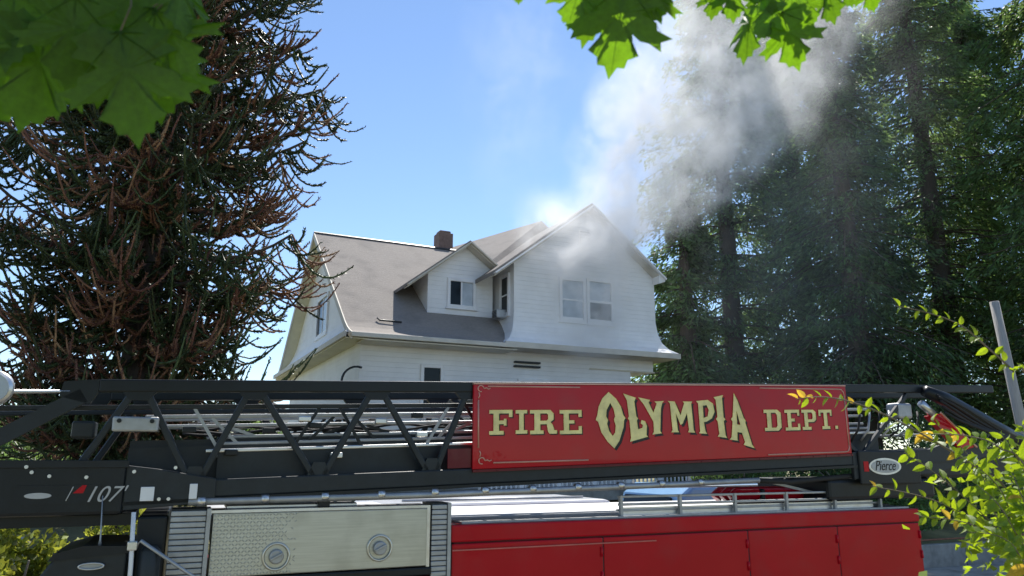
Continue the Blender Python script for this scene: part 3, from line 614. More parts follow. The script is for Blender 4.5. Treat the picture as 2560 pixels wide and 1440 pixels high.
# pinstripe border with curled corners
def stripe(pts, r=.008): part('pinstripe', 'pinstripe', MB().tube([(x, -.036, lz(x, y)) for x, y in pts], r, 6), sign, True)
stripe([(.12, 3.592), (1.14, 3.585)]); stripe([(.18, 2.857), (1.22, 2.848)]); stripe([(3.5, 3.585), (4.7, 3.575)]); stripe([(3.55, 2.828), (4.74, 2.826)])
stripe([(.02, 3.46), (.025, 3.0)]); stripe([(4.80, 3.5), (4.80, 2.9)])
stripe([(4.70, 3.575), (4.76, 3.57), (4.79, 3.54), (4.80, 3.5)]); stripe([(4.74, 2.826), (4.78, 2.835), (4.80, 2.87), (4.80, 2.9)])
for cx, cy, sx, sy in ((.045, 3.57, 1, -1), (.06, 2.88, 1, 1)):
    stripe([(cx + sx * (.03 * math.cos(t)), cy + .03 * math.sin(t)) for t in np.linspace(0, 5, 12)], .006)
    stripe([(cx + .03, cy), (cx + .06, cy + .006), (cx + .08, cy - .006), (cx + .1, cy + .004)], .006)
    stripe([(cx - .02, cy + sy * .035), (cx - .012, cy + sy * .07), (cx - .025, cy + sy * .095)], .006)

# maker's oval badge and length lettering, set in script like the photograph's
def text_mesh(name, txt, size, m, parent, loc, shear=0., sx=1., depth=.002):
    cu = bpy.data.curves.new('text', 'FONT'); cu.body = txt; cu.size = size; cu.shear = shear; cu.extrude = depth; cu.align_x = 'CENTER'; cu.align_y = 'CENTER'
    tmp = bpy.data.objects.new('text', cu); col.objects.link(tmp)
    dg = bpy.context.evaluated_depsgraph_get(); me = bpy.data.meshes.new_from_object(tmp.evaluated_get(dg)); bpy.data.objects.remove(tmp)
    for v in me.vertices: v.co.x *= sx
    me.transform(Matrix.Rotation(R(90), 4, 'X')); me.materials.clear(); me.materials.append(M[m])
    o = lnk(bpy.data.objects.new(name, me)); o.parent = parent; o.location = loc; return o
bd = part('badge_plate', 'black', MB().box(4.93, 5.95, -.05, -.02, 2.6, 3.0), bevel=.04)
def oval(cx, cz, a, b, d0, d1): return MB().extrude([(cx + a * math.cos(t), d0, cz + b * math.sin(t)) for t in np.linspace(0, 2 * math.pi, 28, endpoint=False)], (0, d1 - d0, 0))
part('badge_rim', 'silver', oval(5.34, 2.81, .27, .1, -.058, -.05), bd)
part('badge_field', 'dull_silver', oval(5.34, 2.81, .235, .078, -.062, -.058), bd)
part('badge_tab', 'red', MB().box(4.99, 5.07, -.0545, -.05, 2.75, 2.87), bd, bevel=.002)
text_mesh('badge_lettering', 'Pierce', .17, 'ink', bd, (5.33, -.0635, 2.815), .35, .8)
text_mesh('length_numeral', "107'", .17, 'grey_print', rb, (-3.12, -.072, 2.625), .4, .95, .003)
part('slash_mark', 'grey_print', MB().beam((-3.37, -.07, 2.585), (-3.33, -.07, 2.69), .012, .006), rb)
part('slash_mark', 'red', MB().extrude([(-3.33, -.071, 2.64), (-3.27, -.071, 2.7), (-3.24, -.071, 2.7), (-3.26, -.071, 2.64)], (0, .003, 0)), rb)
part('badge_oval', 'grey_print', oval(-3.56, 2.625, .09, .022, -.074, -.068), rb)

# running gear
for u in (-1.4, 3.6, 4.75):
    for v in (.17, 2.25):
        wh = empty('wheel', (0, 0, 0), 0, K)
        part('tyre', 'rubber', MB().tube([(u, v - .15, .5), (u, v - .12, .5), (u, v + .12, .5), (u, v + .15, .5)], [.44, .5, .5, .44], 24), wh, True)
        part('rim', 'silver', MB().tube([(u, v - .16, .5), (u, v - .1, .5), (u, v + .1, .5), (u, v + .16, .5)], [.3, .27, .27, .3], 20), wh, True)
part('chassis', 'black', MB().box(-3.4, 5.8, .6, 1.8, .55, 1.0))

# ------------------------------------------------------------------ vehicles parked across the street
def van(name, label, cat, u, v, L, Hh, Wd, paint):
    g = empty(name, T2W(u, v, .03), R(90) - TH); tag(g, label, cat)
    side = [(0, .35), (.05, .95), (.35, 1.15), (.75, Hh * .93), (1.0, Hh), (L - .25, Hh), (L - .08, Hh * .93), (L, 1.0), (L, .35)]
    b = MB(); b.extrude([(x, 0, z) for x, z in side], (0, Wd, 0)); b.build('body', M[paint], g, bevel=.08, seg=3)
    for x0, x1 in ((.95, L * .42), (L * .45, L * .7), (L * .73, L - .3)):
        MB().box(x0, x1, -.012, .01, 1.15, Hh * .84).build('side_window', M['glass'], g, bevel=.02)
        MB().box(x0, x1, Wd - .01, Wd + .012, 1.15, Hh * .84).build('side_window', M['glass'], g, bevel=.02)
    MB().extrude([(.36, .12, 1.18), (.36, Wd - .12, 1.18), (.72, Wd - .2, Hh * .91), (.72, .2, Hh * .91)], (-.03, 0, .02)).build('windscreen', M['glass'], g)
    for x in (.75, L - .8):
        for y in (.1, Wd - .1):
            wh = empty('wheel', (0, 0, 0), 0, g)
            MB().tube([(x, y - .11, .33), (x, y - .09, .33), (x, y + .09, .33), (x, y + .11, .33)], [.28, .33, .33, .28], 20).build('tyre', M['rubber'], wh, True)
            MB().disc((x, y, .33), (0, 1, 0), .19, .24).build('rim', M['silver'], wh)
    for y in (.1, Wd - .3):
        MB().box(-.02, .02, y, y + .2, .72, .86).build('headlight', M['curtain'], g, bevel=.02)
        MB().box(L - .02, L + .02, y, y + .12, .8, 1.1).build('tail_light', M['red'], g, bevel=.02)
    for z in (Hh + .03,):
        MB().tube([(1.3, .25, z), (L - .6, .25, z)], .02, 6).build('roof_bar', M['dull_silver'], g, True)
    return g
van('parked_van', 'white van parked behind the fire truck under its ladder', 'van', -.9, 3.9, 4.9, 2.24, 1.9, 'van')
van('parked_minivan', 'pale blue van parked to the right of the white van behind the truck', 'van', 4.3, 3.8, 4.6, 2.44, 1.85, 'car_blue')

# posts
pst = tag(empty('street_post', (-7.6, 12, ground_z(-7.6, 12))), 'thin grey metal post seen below the ladder at the left edge', 'post')
MB().tube([(0, 0, -.2), (.02, 0, 2.6)], .05, 10).build('shaft', M['dull_silver'], pst, True)
MB().tube([(.02, 0, 2.6), (.02, 0, 2.66)], [.06, .03], 10).build('post_cap', M['dull_silver'], pst, True)
p0 = Vector((8.35, 12, ground_z(8.35, 12))); ut = tag(empty('leaning_pole', p0), 'pale weathered pole leaning left behind the shrub at the right edge', 'pole')
MB().tube([(0, 0, -.2), (-.2, 0, 3.2), (-.36, 0, 5.5)], [.085, .08, .07], 12).build('shaft', M['pale_bark'], ut, True)
MB().beam((-.35, -.12, 3.15), (1.6, -.12, 3.3), .09, .12).build('cross_arm', M['pale_bark'], ut, bevel=.01)
MB().beam((-.2, -.12, 2.2), (1.2, -.12, 3.15), .04, .04).build('arm_strut', M['dull_silver'], ut)
# ------------------------------------------------------------------ monkey puzzle tree
def monkey_puzzle(x, y, h):
    gz = ground_z(x, y); g = tag(empty('monkey_puzzle_tree', (x, y, gz)), 'tall dark monkey puzzle tree with rope like branches beside the house', 'tree')
    MB().tube([(0, 0, -.3), (.05, 0, h * .3), (-.05, .05, h * .65), (0, 0, h)], [.42, .34, .24, .06], 14).build('trunk', M['bark'], g, True)
    nb = 200
    zs = np.linspace(1.6, h - .4, nb) + rng.normal(0, .12, nb)
    az = np.arange(nb) * 2.39996 + rng.normal(0, .25, nb)
    Lb = np.interp(zs + gz, [2.5, 5, 7, 9.5, 12, 14.5, 17, 19.5], [1.7, 2.1, 2.5, 3.4, 3.4, 2.8, 1.9, .6]) * rng.choice([.6, .8, .95, 1.1, 1.22], nb) * rng.uniform(.93, 1.05, nb)
    d = np.stack([np.cos(az), np.sin(az), np.zeros(nb)], 1)
    s = np.linspace(0, 1, 9)
    sag = rng.uniform(.1, .42, nb)
    BP = np.zeros((nb, 9, 3))
    BP[:, :, :2] = d[:, None, :2] * (Lb[:, None] * s[None] * .92)[..., None]
    BP[:, :, 2] = zs[:, None] - (sag * Lb)[:, None] * np.sin(s * 2.6)[None] * .55 + (.12 * Lb)[:, None] * (s ** 3)[None]
    V, F = ropes(BP, np.interp(s, [0, 1], [.07, .03])[None] * np.ones((nb, 1)), 5)
    tag(np_obj('branches', V, F, M['bark'], g), kind='stuff')
    # rope-like branchlets
    per = 29; n = nb * per
    bi = np.repeat(np.arange(nb), per)
    ss = np.clip(1.02 - np.abs(rng.normal(0, .42, n)), .06, 1.0)
    k = np.clip((ss * 8).astype(int), 0, 7); fr_ = ss * 8 - k
    st = BP[bi, k] * (1 - fr_)[:, None] + BP[bi, k + 1] * fr_[:, None]
    lat = np.stack([-d[bi, 1], d[bi, 0], np.zeros(n)], 1)
    side = rng.normal(0, .8, n)
    tuft = rng.uniform(0, 1, nb)[bi]
    upd = np.where(tuft > .62, rng.normal(.3, .35, n), np.where(tuft < .3, rng.normal(-.75, .3, n), rng.normal(-.2, .35, n)))
    d0 = norm(d[bi] * rng.uniform(.35, 1.3, n)[:, None] + lat * side[:, None] + np.array([0, 0, 1.]) * upd[:, None])
    Lr = rng.uniform(.6, 1.5, n) * (1 + .45 * (ss > .7)) * np.interp(zs[bi], [0, h], [1.05, .75]); Lr = np.where(tuft > .62, Lr * .62, Lr)
    q = np.linspace(0, 1, 8)
    curl = rng.uniform(.05, .6, n)
    wob = rng.normal(0, .045, (n, 3))
    P = st[:, None] + d0[:, None] * (Lr[:, None] * q[None])[..., None]
    P[:, :, 2] += (curl * Lr)[:, None] * (q ** 2.2)[None] - (rng.uniform(.05, .4, n) * Lr)[:, None] * np.sin(q * np.pi * .9)[None]
    P += wob[:, None] * np.sin(q * 5)[None, :, None]
    # shaggy mass of hanging ropes close about the trunk
    ni = 1500; zi = rng.uniform(2.2, h - 2., ni); ai = rng.uniform(0, 2 * np.pi, ni); ri = np.abs(rng.normal(0, .8, ni)) * np.interp(zi, [0, h], [1.15, .6]) + .2
    di = np.stack([np.cos(ai), np.sin(ai), np.zeros(ni)], 1); si = di * ri[:, None]; si[:, 2] = zi; Li = rng.uniform(.7, 1.6, ni)
    d2 = norm(di * rng.uniform(.1, .8, ni)[:, None] + rng.normal(0, .35, (ni, 3)) + np.array([0, 0, -.7]))
    Pi = si[:, None] + d2[:, None] * (Li[:, None] * q[None])[..., None]; Pi[:, :, 2] += (rng.uniform(.1, .7, ni) * Li)[:, None] * (q ** 2.2)[None]
    P = np.concatenate([P, Pi]); ss = np.concatenate([ss, np.full(ni, .44)]); tuft = np.concatenate([tuft, rng.uniform(0, .6, ni)]); n_out = n; n = n + ni
    bi = np.concatenate([bi, np.full(ni, 0)])
    inner = ss < .4
    P[inner] += rng.normal(0, .25, (inner.sum(), 1, 3))
    rad = rng.uniform(.019, .03, n)[:, None] * np.interp(q, [0, .1, .9, 1], [.8, 1, .9, .4])[None]
    dead_branch = (rng.uniform(0, 1, nb) < .22)[bi] & (np.arange(n) < n_out)
    dead = (rng.uniform(0, 1, n) < np.where(ss < .45, .3, np.where(tuft > .62, .6, .05))) | (dead_branch & (rng.uniform(0, 1, n) < .6))
    for nm, msk, mm in (('foliage', ~dead, 'puzzle'), ('dead_foliage', dead, 'puzzle_dead')):
        Pm, rm = P[msk], rad[msk]; V, F = ropes(Pm, rm, 4)
        # scale leaves standing off the ropes
        m_ = 64; N_ = len(Pm)
        t = rng.uniform(0, 6.99, (N_, m_)); i0 = t.astype(int); f = (t - i0)[..., None]
        ii = np.arange(N_)[:, None]
        c = Pm[ii, i0] * (1 - f) + Pm[ii, i0 + 1] * f; dd = norm(Pm[ii, i0 + 1] - Pm[ii, i0])
        rd = rand_dir(N_ * m_).reshape(N_, m_, 3); rd = norm(rd - dd * (rd * dd).sum(-1, keepdims=True)); sd = np.cross(dd, rd)
        rr = rm[ii, i0][..., None]
        a = c + sd * rr * 1.0 + rd * rr * .5; b = c - sd * rr * 1.0 + rd * rr * .5; e = c + rd * rr * 2.8 + dd * rr * 1.9
        V2 = np.stack([a, b, e, e], 2).reshape(-1, 3)
        T3 = np.arange(N_ * m_)[:, None] * 4 + np.array([0, 1, 2]) + len(V)
        F2 = np.concatenate([F[:, [0, 1, 2]], F[:, [0, 2, 3]]], 0)
        np_obj(nm, np.concatenate([V, V2]), np.concatenate([F2, T3]), M[mm], g)
    return g
monkey_puzzle(-8.75, 17.2, 18.2)

# ------------------------------------------------------------------ tall conifers on the right
def conifer(x, y, h, rmax, z0, label, mm, dens=1., lean=0.):
    gz = ground_z(x, y); g = tag(empty('conifer_tree', (x, y, gz)), label, 'tree', 'tall conifers right of the house')
    MB().tube([(0, 0, -.3), (lean * .3, 0, h * .35), (lean * .7, .1, h * .7), (lean, 0, h)], [.5, .4, .25, .04], 12).build('trunk', M['bark'], g, True)
    nb = int(h * 9)
    zs = rng.uniform(z0, h - .3, nb) ; az = rng.uniform(0, 2 * np.pi, nb)
    Lb = rmax * np.interp(zs / h, [0, .15, .35, .6, .85, 1.], [.75, .95, 1., .8, .4, .08]) * rng.uniform(.6, 1.12, nb)
    d = np.stack([np.cos(az), np.sin(az), np.zeros(nb)], 1); lat = np.stack([-d[:, 1], d[:, 0], d[:, 2]], 1)
    s = np.linspace(0, 1, 7); droop = rng.uniform(.1, .85, nb)
    BP = d[:, None] * (Lb[:, None] * s)[..., None]
    BP[:, :, 0] += lean * (zs / h)[:, None]
    BP[:, :, 2] = zs[:, None] + (.12 * Lb)[:, None] * s - (droop * Lb)[:, None] * (s ** 1.7) + .1 * (Lb[:, None] * s ** 5)
    V, F = ropes(BP, np.interp(s, [0, 1], [.06, .012])[None] * np.ones((nb, 1)), 4); tag(np_obj('branches', V, F, M['bark'], g), kind='stuff')
    per = int(215 * dens); n = nb * per; bi = np.repeat(np.arange(nb), per)
    ss = np.clip(rng.beta(1.7, 1.1, n), .08, 1.); kk = np.clip((ss * 6).astype(int), 0, 5); f = (ss * 6 - kk)[:, None]
    c = BP[bi, kk] * (1 - f) + BP[bi, kk + 1] * f
    wid = (Lb[bi] * .27 * np.sin(np.clip(ss, 0, 1) * 2.6) + .12)
    off = rng.uniform(-1, 1, n)
    hang = np.abs(rng.normal(0, .34, n)) + .3 * np.abs(off) * wid
    c = c + lat[bi] * (off * wid)[:, None]; c[:, 2] -= hang
    D_ = norm(d[bi] * rng.uniform(.2, 1., n)[:, None] + lat[bi] * (off * .9 + rng.normal(0, .3, n))[:, None] + np.array([0, 0, 1.]) * rng.normal(-.55, .4, n)[:, None])
    S_ = norm(np.cross(D_, rand_dir(n)))
    V, F = blades(c, D_, S_, rng.uniform(.16, .44, n), rng.uniform(.05, .12, n), .15)
    np_obj('crown', V, F, M[mm], g)
    return g
for x, y, h, r, z0, lb, mm, dn in (
    (10.6, 35.0, 31, 4.6, 2.0, 'leftmost tall conifer, behind the smoke plume and house', 'cedar2', 1.),
    (15.4, 38.0, 33, 4.8, 2.0, 'tall dark conifer second from the house behind the smoke edge', 'cedar', 1.),
    (14.2, 30.0, 24, 3.9, 3.2, 'shorter conifer standing in front between the house and right trees', 'cedar2', .95),
    (20.0, 33.5, 31, 5.2, 2.6, 'broad conifer rising behind the right end of the red sign', 'cedar', 1.05),
    (25.5, 38.0, 32, 5.4, 2.4, 'conifer at the back right behind the leaning pole', 'cedar2', 1.),
    (22.6, 27.0, 29, 5.0, 3.0, 'nearest large conifer at the right edge with drooping boughs', 'cedar', 1.1),
    (7.6, 31.5, 13, 2.9, .4, 'small conifer filling the gap at the right corner of the house', 'cedar2', 1.1),
    (31.0, 34.0, 30, 5.5, 2.4, 'rightmost conifer, mostly beyond the right edge', 'cedar', 1.),
):
    conifer(x, y, h, r, z0, lb, mm, dn)

# ------------------------------------------------------------------ sunlit shrubs beyond the street at the left and along the bank
def shrub(x, y, w_, h_, n, label, mm='hedge', cat='shrub', group='shrubs beyond the street'):
    gz = ground_z(x, y); g = tag(empty('shrub', (x, y, gz)), label, cat, group)
    b = MB()
    for k in range(6):
        a = k * 1.05 + .3; b.tube([(0, 0, -.1), (.12 * w_ * math.cos(a), .12 * w_ * math.sin(a), h_ * .4), (.36 * w_ * math.cos(a), .36 * w_ * math.sin(a), h_ * .8)], [.04, .03, .012], 6)
    b.build('stem', M['twig'], g, True)
    u = rand_dir(n); u[:, 2] = np.abs(u[:, 2]) * 1.0
    lump = 1 + .22 * np.sin(u[:, 0] * 5 + x) * np.cos(u[:, 1] * 4.3 + y) + .12 * np.sin(u[:, 2] * 9 + u[:, 0] * 7)
    rr = rng.uniform(.45, 1., n) ** .4 * lump
    c = u * rr[:, None] * np.array([w_ / 2, w_ / 2, h_ * .9]); c[:, 2] += .06
    D_ = norm(u * .5 + rand_dir(n)); S_ = norm(np.cross(D_, rand_dir(n)))
    V, F = blades(c, D_, S_, rng.uniform(.07, .15, n), rng.uniform(.045, .09, n), .2)
    np_obj('foliage', V, F, M[mm], g); return g
shrub(-6.5, 10.2, 1.7, 2.15, 9000, 'yellow green sunlit shrub below the ladder at the far left')
shrub(-5.45, 10.7, 1.6, 2.2, 8000, 'lower sunlit shrub behind the dark locker of the truck')
shrub(-13.2, 19.0, 3.6, 2.4, 8000, 'taller shrub behind the leftmost sunlit one', 'cedar')
shrub(-6.6, 19.5, 2.8, 2.3, 7000, 'dark green shrub at the left corner of the white house', 'cedar')
shrub(-16.5, 26.0, 4.2, 2.6, 8000, 'green hedge shrub in front of the brown roofed house', 'cedar')
shrub(-10.5, 27.0, 3.2, 2.2, 7000, 'green shrub before the white garage', 'cedar')
shrub(*T2W(11.5, 10.0, 0).xy, 3.4, 2.4, 8000, 'dark shrub behind the truck below the right end of the sign', 'cedar')
shrub(*T2W(15.5, 9.6, 0).xy, 3.4, 2.0, 8000, 'dark shrub on the bank above the concrete wall at right', 'cedar')
shrub(*T2W(20., 10.5, 0).xy, 4.2, 3.2, 9000, 'large dark shrub under the conifers at right', 'cedar2')
shrub(9.0, 24.5, 3.6, 3.4, 9000, 'dark tall shrub against the right corner of the house', 'cedar2')

# ------------------------------------------------------------------ maple overhead, its leaves hanging into the frame
HALF = [(0,0),(.12,-.04),(.22,-.10),(.27,-.03),(.42,0),(.36,.10),(.44,.17),(.30,.24),(.22,.30),(.40,.36),(.42,.44),(.60,.50),(.48,.56),(.50,.66),(.36,.60),(.26,.60),(.17,.54),(.21,.70),(.28,.76),(.17,.82),(.15,.91),(.07,.91),(0,1.05)]
LEAF = HALF + [(-x, y) for x, y in reversed(HALF[1:-1])]
def leaf_verts(cup, twist):
    pts = [(0, .34)] + LEAF
    return [(x, y, -cup * x * x * 1.6 - .35 * cup * (y - .4) ** 2 + twist * x * y + .02 * math.sin(9 * x + 5 * y)) for x, y in pts]
nL = len(LEAF); LF = [(0, 1 + i, 1 + (i + 1) % nL) for i in range(nL)]
leaf_meshes = []
for k in range(4):
    b = MB(); b.add(leaf_verts((.15, .35, .5, .25)[k], (.1, -.25, .3, 0)[k]), LF)
    for (vx, vy) in ((0, 1.0), (.5, .48), (-.5, .48), (.36, .03), (-.36, .03)):
        z = .012
        b.tube([(0, .0, z), (vx * .5, vy * .5 , z - .03), (vx * .92, vy * .92, z - .12)], [.009, .006, .002], 4, False)
    m_ = bpy.data.meshes.new('leaf'); m_.from_pydata(b.v, [], b.f); m_.update(); m_.materials.append(M['maple']); leaf_meshes.append(m_)
MT = Vector((-2.6, -2.4, 0)); MT.z = ground_z(MT.x, MT.y)
mp = tag(empty('maple_tree', MT), 'maple overhead whose lobed green leaves hang into the top of the frame', 'tree')
MB().tube([(0, 0, -.2), (.05, .1, 2.0), (.3, .5, 4.0), (.6, .9, 6.0), (.8, 1.2, 9.)], [.3, .25, .21, .15, .05], 12).build('trunk', M['bark'], mp, True)
def limb(pts, r0, r1):
    n = len(pts); b = MB(); b.tube([Vector(p) - MT for p in pts], list(np.linspace(r0, r1, n)), 8); return b.build('limb', M['bark'], mp, True)
limb([(-2.3, -1.9, 5.0), (-1.6, -.4, 5.2), (-1.0, .9, 4.8), (-.75, 1.6, 4.45)], .08, .012)
limb([(-2.2, -1.8, 5.4), (-.8, -.3, 5.6), (.2, 1.0, 5.0), (.7, 1.9, 4.5)], .08, .012)
limb([(-2.1, -1.7, 5.8), (.2, -.4, 6.0), (1.6, 1.0, 5.5), (2.4, 2.2, 5.0)], .08, .015)
def hang_leaf(bx, by, tx, ty, dep, roll=0., tilt=0., k=0):
    B = ray_at(bx, by, dep); Tp = ray_at(tx, ty, dep + tilt)
    yv = (Tp - B); L = yv.length; yv.normalize(); tocam = (CAM - B).normalized()
    zv = (tocam - yv * tocam.dot(yv)).normalized(); zv = (Matrix.Rotation(roll, 3, yv) @ zv); xv = yv.cross(zv)
    o = lnk(bpy.data.objects.new('leaf', leaf_meshes[k % 4])); o.parent = mp
    mw = Matrix(((xv.x, yv.x, zv.x), (xv.y, yv.y, zv.y), (xv.z, yv.z, zv.z))).to_4x4()
    o.matrix_basis = Matrix.Translation(B - MT) @ mw @ Matrix.Scale(L / 1.05, 4)
    up = B + Vector((random.uniform(-.05, .05), random.uniform(-.02, .08), .10 + random.uniform(0, .05)))
    MB().tube([B - MT, (B + up) / 2 - MT + Vector((.01, 0, .01)), up - MT], .0018, 5).build('petiole', M['twig'], mp, True)
LV = [ # top left
 (300,80,345,372,1.30,.2,.05),(120,70,52,335,1.36,-.3,.03),(390,30,480,190,1.34,.5,.0),(190,-10,165,235,1.28,.1,.06),(380,20,400,250,1.38,-.2,.04),(40,-30,8,178,1.33,.3,.0),
 (440,-90,470,100,1.30,-.5,.03),(310,-90,335,150,1.42,.3,.05),(90,-90,110,150,1.45,-.2,.04),(250,60,250,270,1.46,-.4,.02),(380,80,395,310,1.48,.4,.04),(20,60,-30,330,1.5,0,.05),(210,-60,260,120,1.36,.5,.02),(340,-110,400,80,1.5,-.4,.03),
 (140,130,130,300,1.5,.9,.02),(305,170,298,322,1.52,1.1,.02),
 # top centre
 (1565,-40,1520,197,1.55,.15,.05),(1455,-60,1422,75,1.58,-.3,.02),(1640,-60,1600,75,1.6,.4,.03),(1510,-50,1450,120,1.62,.6,.03),(1600,-70,1655,60,1.63,-.2,.02),(1540,-30,1475,95,1.7,1.0,.0),(1580,0,1630,80,1.68,.8,.02),(1480,-50,1465,50,1.66,.3,.02),
 (1298,-40,1296,12,1.6,.2,.0),
 # top right, sunlit
 (1955,30,1998,180,1.7,.1,.04),(1885,10,1848,160,1.72,.9,.03),(1800,-50,1775,52,1.75,.5,.02),(1930,-10,1895,105,1.68,-.4,.02),(2015,-20,2032,70,1.78,.3,.02),(2068,-60,2078,62,1.75,.8,.0),(2165,-50,2185,32,1.8,.2,.02),(1835,-60,1832,60,1.7,.3,.03),(1985,-50,1975,60,1.7,-.5,.02),(1900,-60,1930,40,1.66,.1,.02),(2110,-55,2130,20,1.82,.4,.0),(1965,50,2030,95,1.74,.5,.02),(1745,-60,1765,10,1.75,.5,.02)]
for i, a in enumerate(LV): hang_leaf(*a, k=i)
# unseen crown above and behind the frame, thickened to shade the left leaves
n = 4200; Vs, Fs = [], []
cx = rng.uniform(-4.2, 4.4, n); cy = rng.uniform(-4, 3.0, n); cz = rng.uniform(4.2, 8.2, n)
lim = 2.9 + np.maximum(cy, 0) * .70 + .42
dn = np.where(cx < -.1, 1., np.where(cx < .9, .2, .09))
keep = (cz > lim) & (rng.uniform(0, 1, n) < dn) | ((cy < -1) & (rng.uniform(0, 1, n) < .5) & (cz > 4.4))
k_ = rng.uniform(.55, 2.6, 430); sx = np.stack([-.95 + .09 * k_ + rng.uniform(-.75, .62, 430), 1.3 + .545 * k_ + rng.uniform(-.4, .3, 430), 3.78 + .835 * k_ + rng.uniform(-.2, .3, 430)], 1)  # extra unseen leaves added along the sun line to darken the left cluster
cx, cy, cz = (np.concatenate([a, sx[:, i]]) for i, a in enumerate((cx, cy, cz)))
keep = np.concatenate([keep, sx[:, 2] > 2.9 + np.maximum(sx[:, 1], 0) * .70 + .3])
LVb = np.array(leaf_verts(.3, .1)); LFa = np.array(LF)
for i in np.nonzero(keep)[0]:
    dv = norm(np.array([rng.normal(0, .6), rng.normal(0, .6), -.9])); nv = norm(np.cross(dv, rng.normal(size=3))); sv = np.cross(dv, nv); L = rng.uniform(.12, .19)
    Vs.append((LVb[:, :1] * sv + LVb[:, 1:2] * dv + LVb[:, 2:] * nv) * L + np.array([cx[i], cy[i], cz[i]]) - np.array(MT)); Fs.append(LFa + len(LVb) * (len(Vs) - 1))
tag(np_obj('crown', np.concatenate(Vs), np.concatenate(Fs), M['maple'], mp), kind='stuff')

# ------------------------------------------------------------------ leafy shrub close by on the right
SB = Vector((3.0, 3.9, ground_z(3.0, 3.9)))
sb = tag(empty('leafy_shrub', SB), 'bright yellow green leafy shrub with arching sprays in the right foreground', 'shrub')
def leaf2(name, m, cup):
    pr = [(0, .0), (.2, .16), (.27, .4), (.2, .7), (0, 1.0)]
    v = [(0, y, .0) for y in (0, .25, .5, .75, 1.0)] + [(x, y, cup * x) for x, y in pr[1:-1]] + [(-x, y, cup * x) for x, y in pr[1:-1]]
    f = [(0, 5, 1), (1, 5, 6, 2), (2, 6, 7, 3), (3, 7, 4), (0, 1, 8), (1, 2, 9, 8), (2, 3, 10, 9), (3, 4, 10)]
    v = [(x, y, z - .25 * y * y) for x, y, z in v]
    me = bpy.data.meshes.new(name); me.from_pydata(v, [], f); me.materials.append(M[m]); return me
SLm = [leaf2('leaf', 'shrub', .3), leaf2('leaf', 'shrub', .6), leaf2('leaf', 'shrub_gold', .5)]
def put_leaf(p, d, L, k):
    d = Vector(d).normalized(); zv = Vector((random.gauss(0, .5), random.gauss(-.4, .5), random.gauss(.5, .4))); zv = (zv - d * zv.dot(d)).normalized(); xv = d.cross(zv)
    o = lnk(bpy.data.objects.new('leaf', SLm[k])); o.parent = sb
    o.matrix_basis = Matrix.Translation(p - SB) @ Matrix(((xv.x, d.x, zv.x), (xv.y, d.y, zv.y), (xv.z, d.z, zv.z))).to_4x4() @ Matrix.Scale(L, 4)
def spray(px, dep, r0, r1, nleaf, L, tipgold=0., base=None):
    P = [ray_at(x, y, dep + dd) for x, y, dd in px]
    if base is not None: P = [Vector(base)] + P
    n = 26; ts = np.linspace(0, len(P) - 1, n); pts = []
    for t in ts:
        i = min(int(t), len(P) - 2); f = t - i
        a, b_, c, d = P[max(i - 1, 0)], P[i], P[i + 1], P[min(i + 2, len(P) - 1)]
        pts.append(.5 * ((2 * b_) + (c - a) * f + (2 * a - 5 * b_ + 4 * c - d) * f * f + (3 * b_ - a - 3 * c + d) * f ** 3))
    MB().tube([p - SB for p in pts], list(np.linspace(r0, r1, n)), 6).build('stem', M['twig'], sb, True)
    i0 = n // (len(P) - 1) if base is not None else 0
    for k in range(nleaf):
        f = i0 + (n - 1.01 - i0) * (k + random.random() * .7) / nleaf; i = int(f); p = pts[i].lerp(pts[i + 1], f - i)
        t = (pts[i + 1] - pts[i]).normalized(); lat = t.cross(Vector((0, -1, .2))).normalized() * (1 if k % 2 else -1)
        dirv = t * .5 + lat * .8 + Vector((random.gauss(0, .3), random.gauss(0, .4), random.gauss(-.25, .25)))
        gold = random.random() < tipgold * (f / n) ** 2
        put_leaf(p, dirv, L * random.uniform(.65, 1.15) * (1 - .45 * (f / n) ** 2), 2 if gold else k % 2)
spray([(2600,1010,0),(2530,925,0),(2470,870,0),(2400,812,0),(2320,782,0),(2238,764,0)], 3.6, .007, .0018, 26, .078, .05, (3.05, 3.75, 1.4))
spray([(2560,1290,0),(2440,1170,0),(2330,1100,0),(2230,1045,0),(2130,1005,0),(2050,992,0),(1990,998,0)], 3.9, .008, .0018, 38, .085, .8, (3.0, 3.95, 1.4))
spray([(2600,1230,0),(2500,1120,0),(2420,1090,0),(2330,1085,0)], 3.7, .006, .002, 24, .095, .05, (3.05, 3.8, 1.4))
for (bx, by, tx, ty, dd) in ((2540,1400,2180,1215,.2),(2560,1420,2260,1130,.1),(2540,1380,2330,1050,0),(2580,1390,2400,1140,-.1),(2560,1440,2300,1290,-.1),(2600,1420,2440,1210,-.2),(2620,1430,2500,1080,-.1),(2620,1400,2530,1180,-.2),(2600,1460,2420,1330,-.25),(2640,1350,2555,1060,0)):
    mx_, my_ = (bx + tx) / 2 + random.uniform(-20, 20), (by + ty) / 2 - 45
    spray([(bx, by, dd), (mx_, my_, dd), (tx, ty, dd + .05)], 3.8, .005, .0016, 24, .095, .06, (3.0 + random.uniform(-.1, .1), 3.8 + dd, 1.4))
n = 330
px = 2600 - np.abs(rng.normal(0, 95, n)); py = rng.uniform(1090, 1470, n); ok = (py > 1090 + (2560 - px) * .45) ; px, py = px[ok], py[ok]; n = len(px)
C_ = np.array([ray_at(a, b_, 3.95 + random.uniform(-.25, .45)) - SB for a, b_ in zip(px, py)])
D_ = norm(np.stack([rng.normal(-.4, .6, n), rng.normal(-.2, .5, n), rng.normal(-.1, .5, n)], 1)); S_ = norm(np.cross(D_, rand_dir(n)))
V, F = blades(C_, D_, S_, rng.uniform(.05, .085, n), rng.uniform(.026, .042, n), .2)
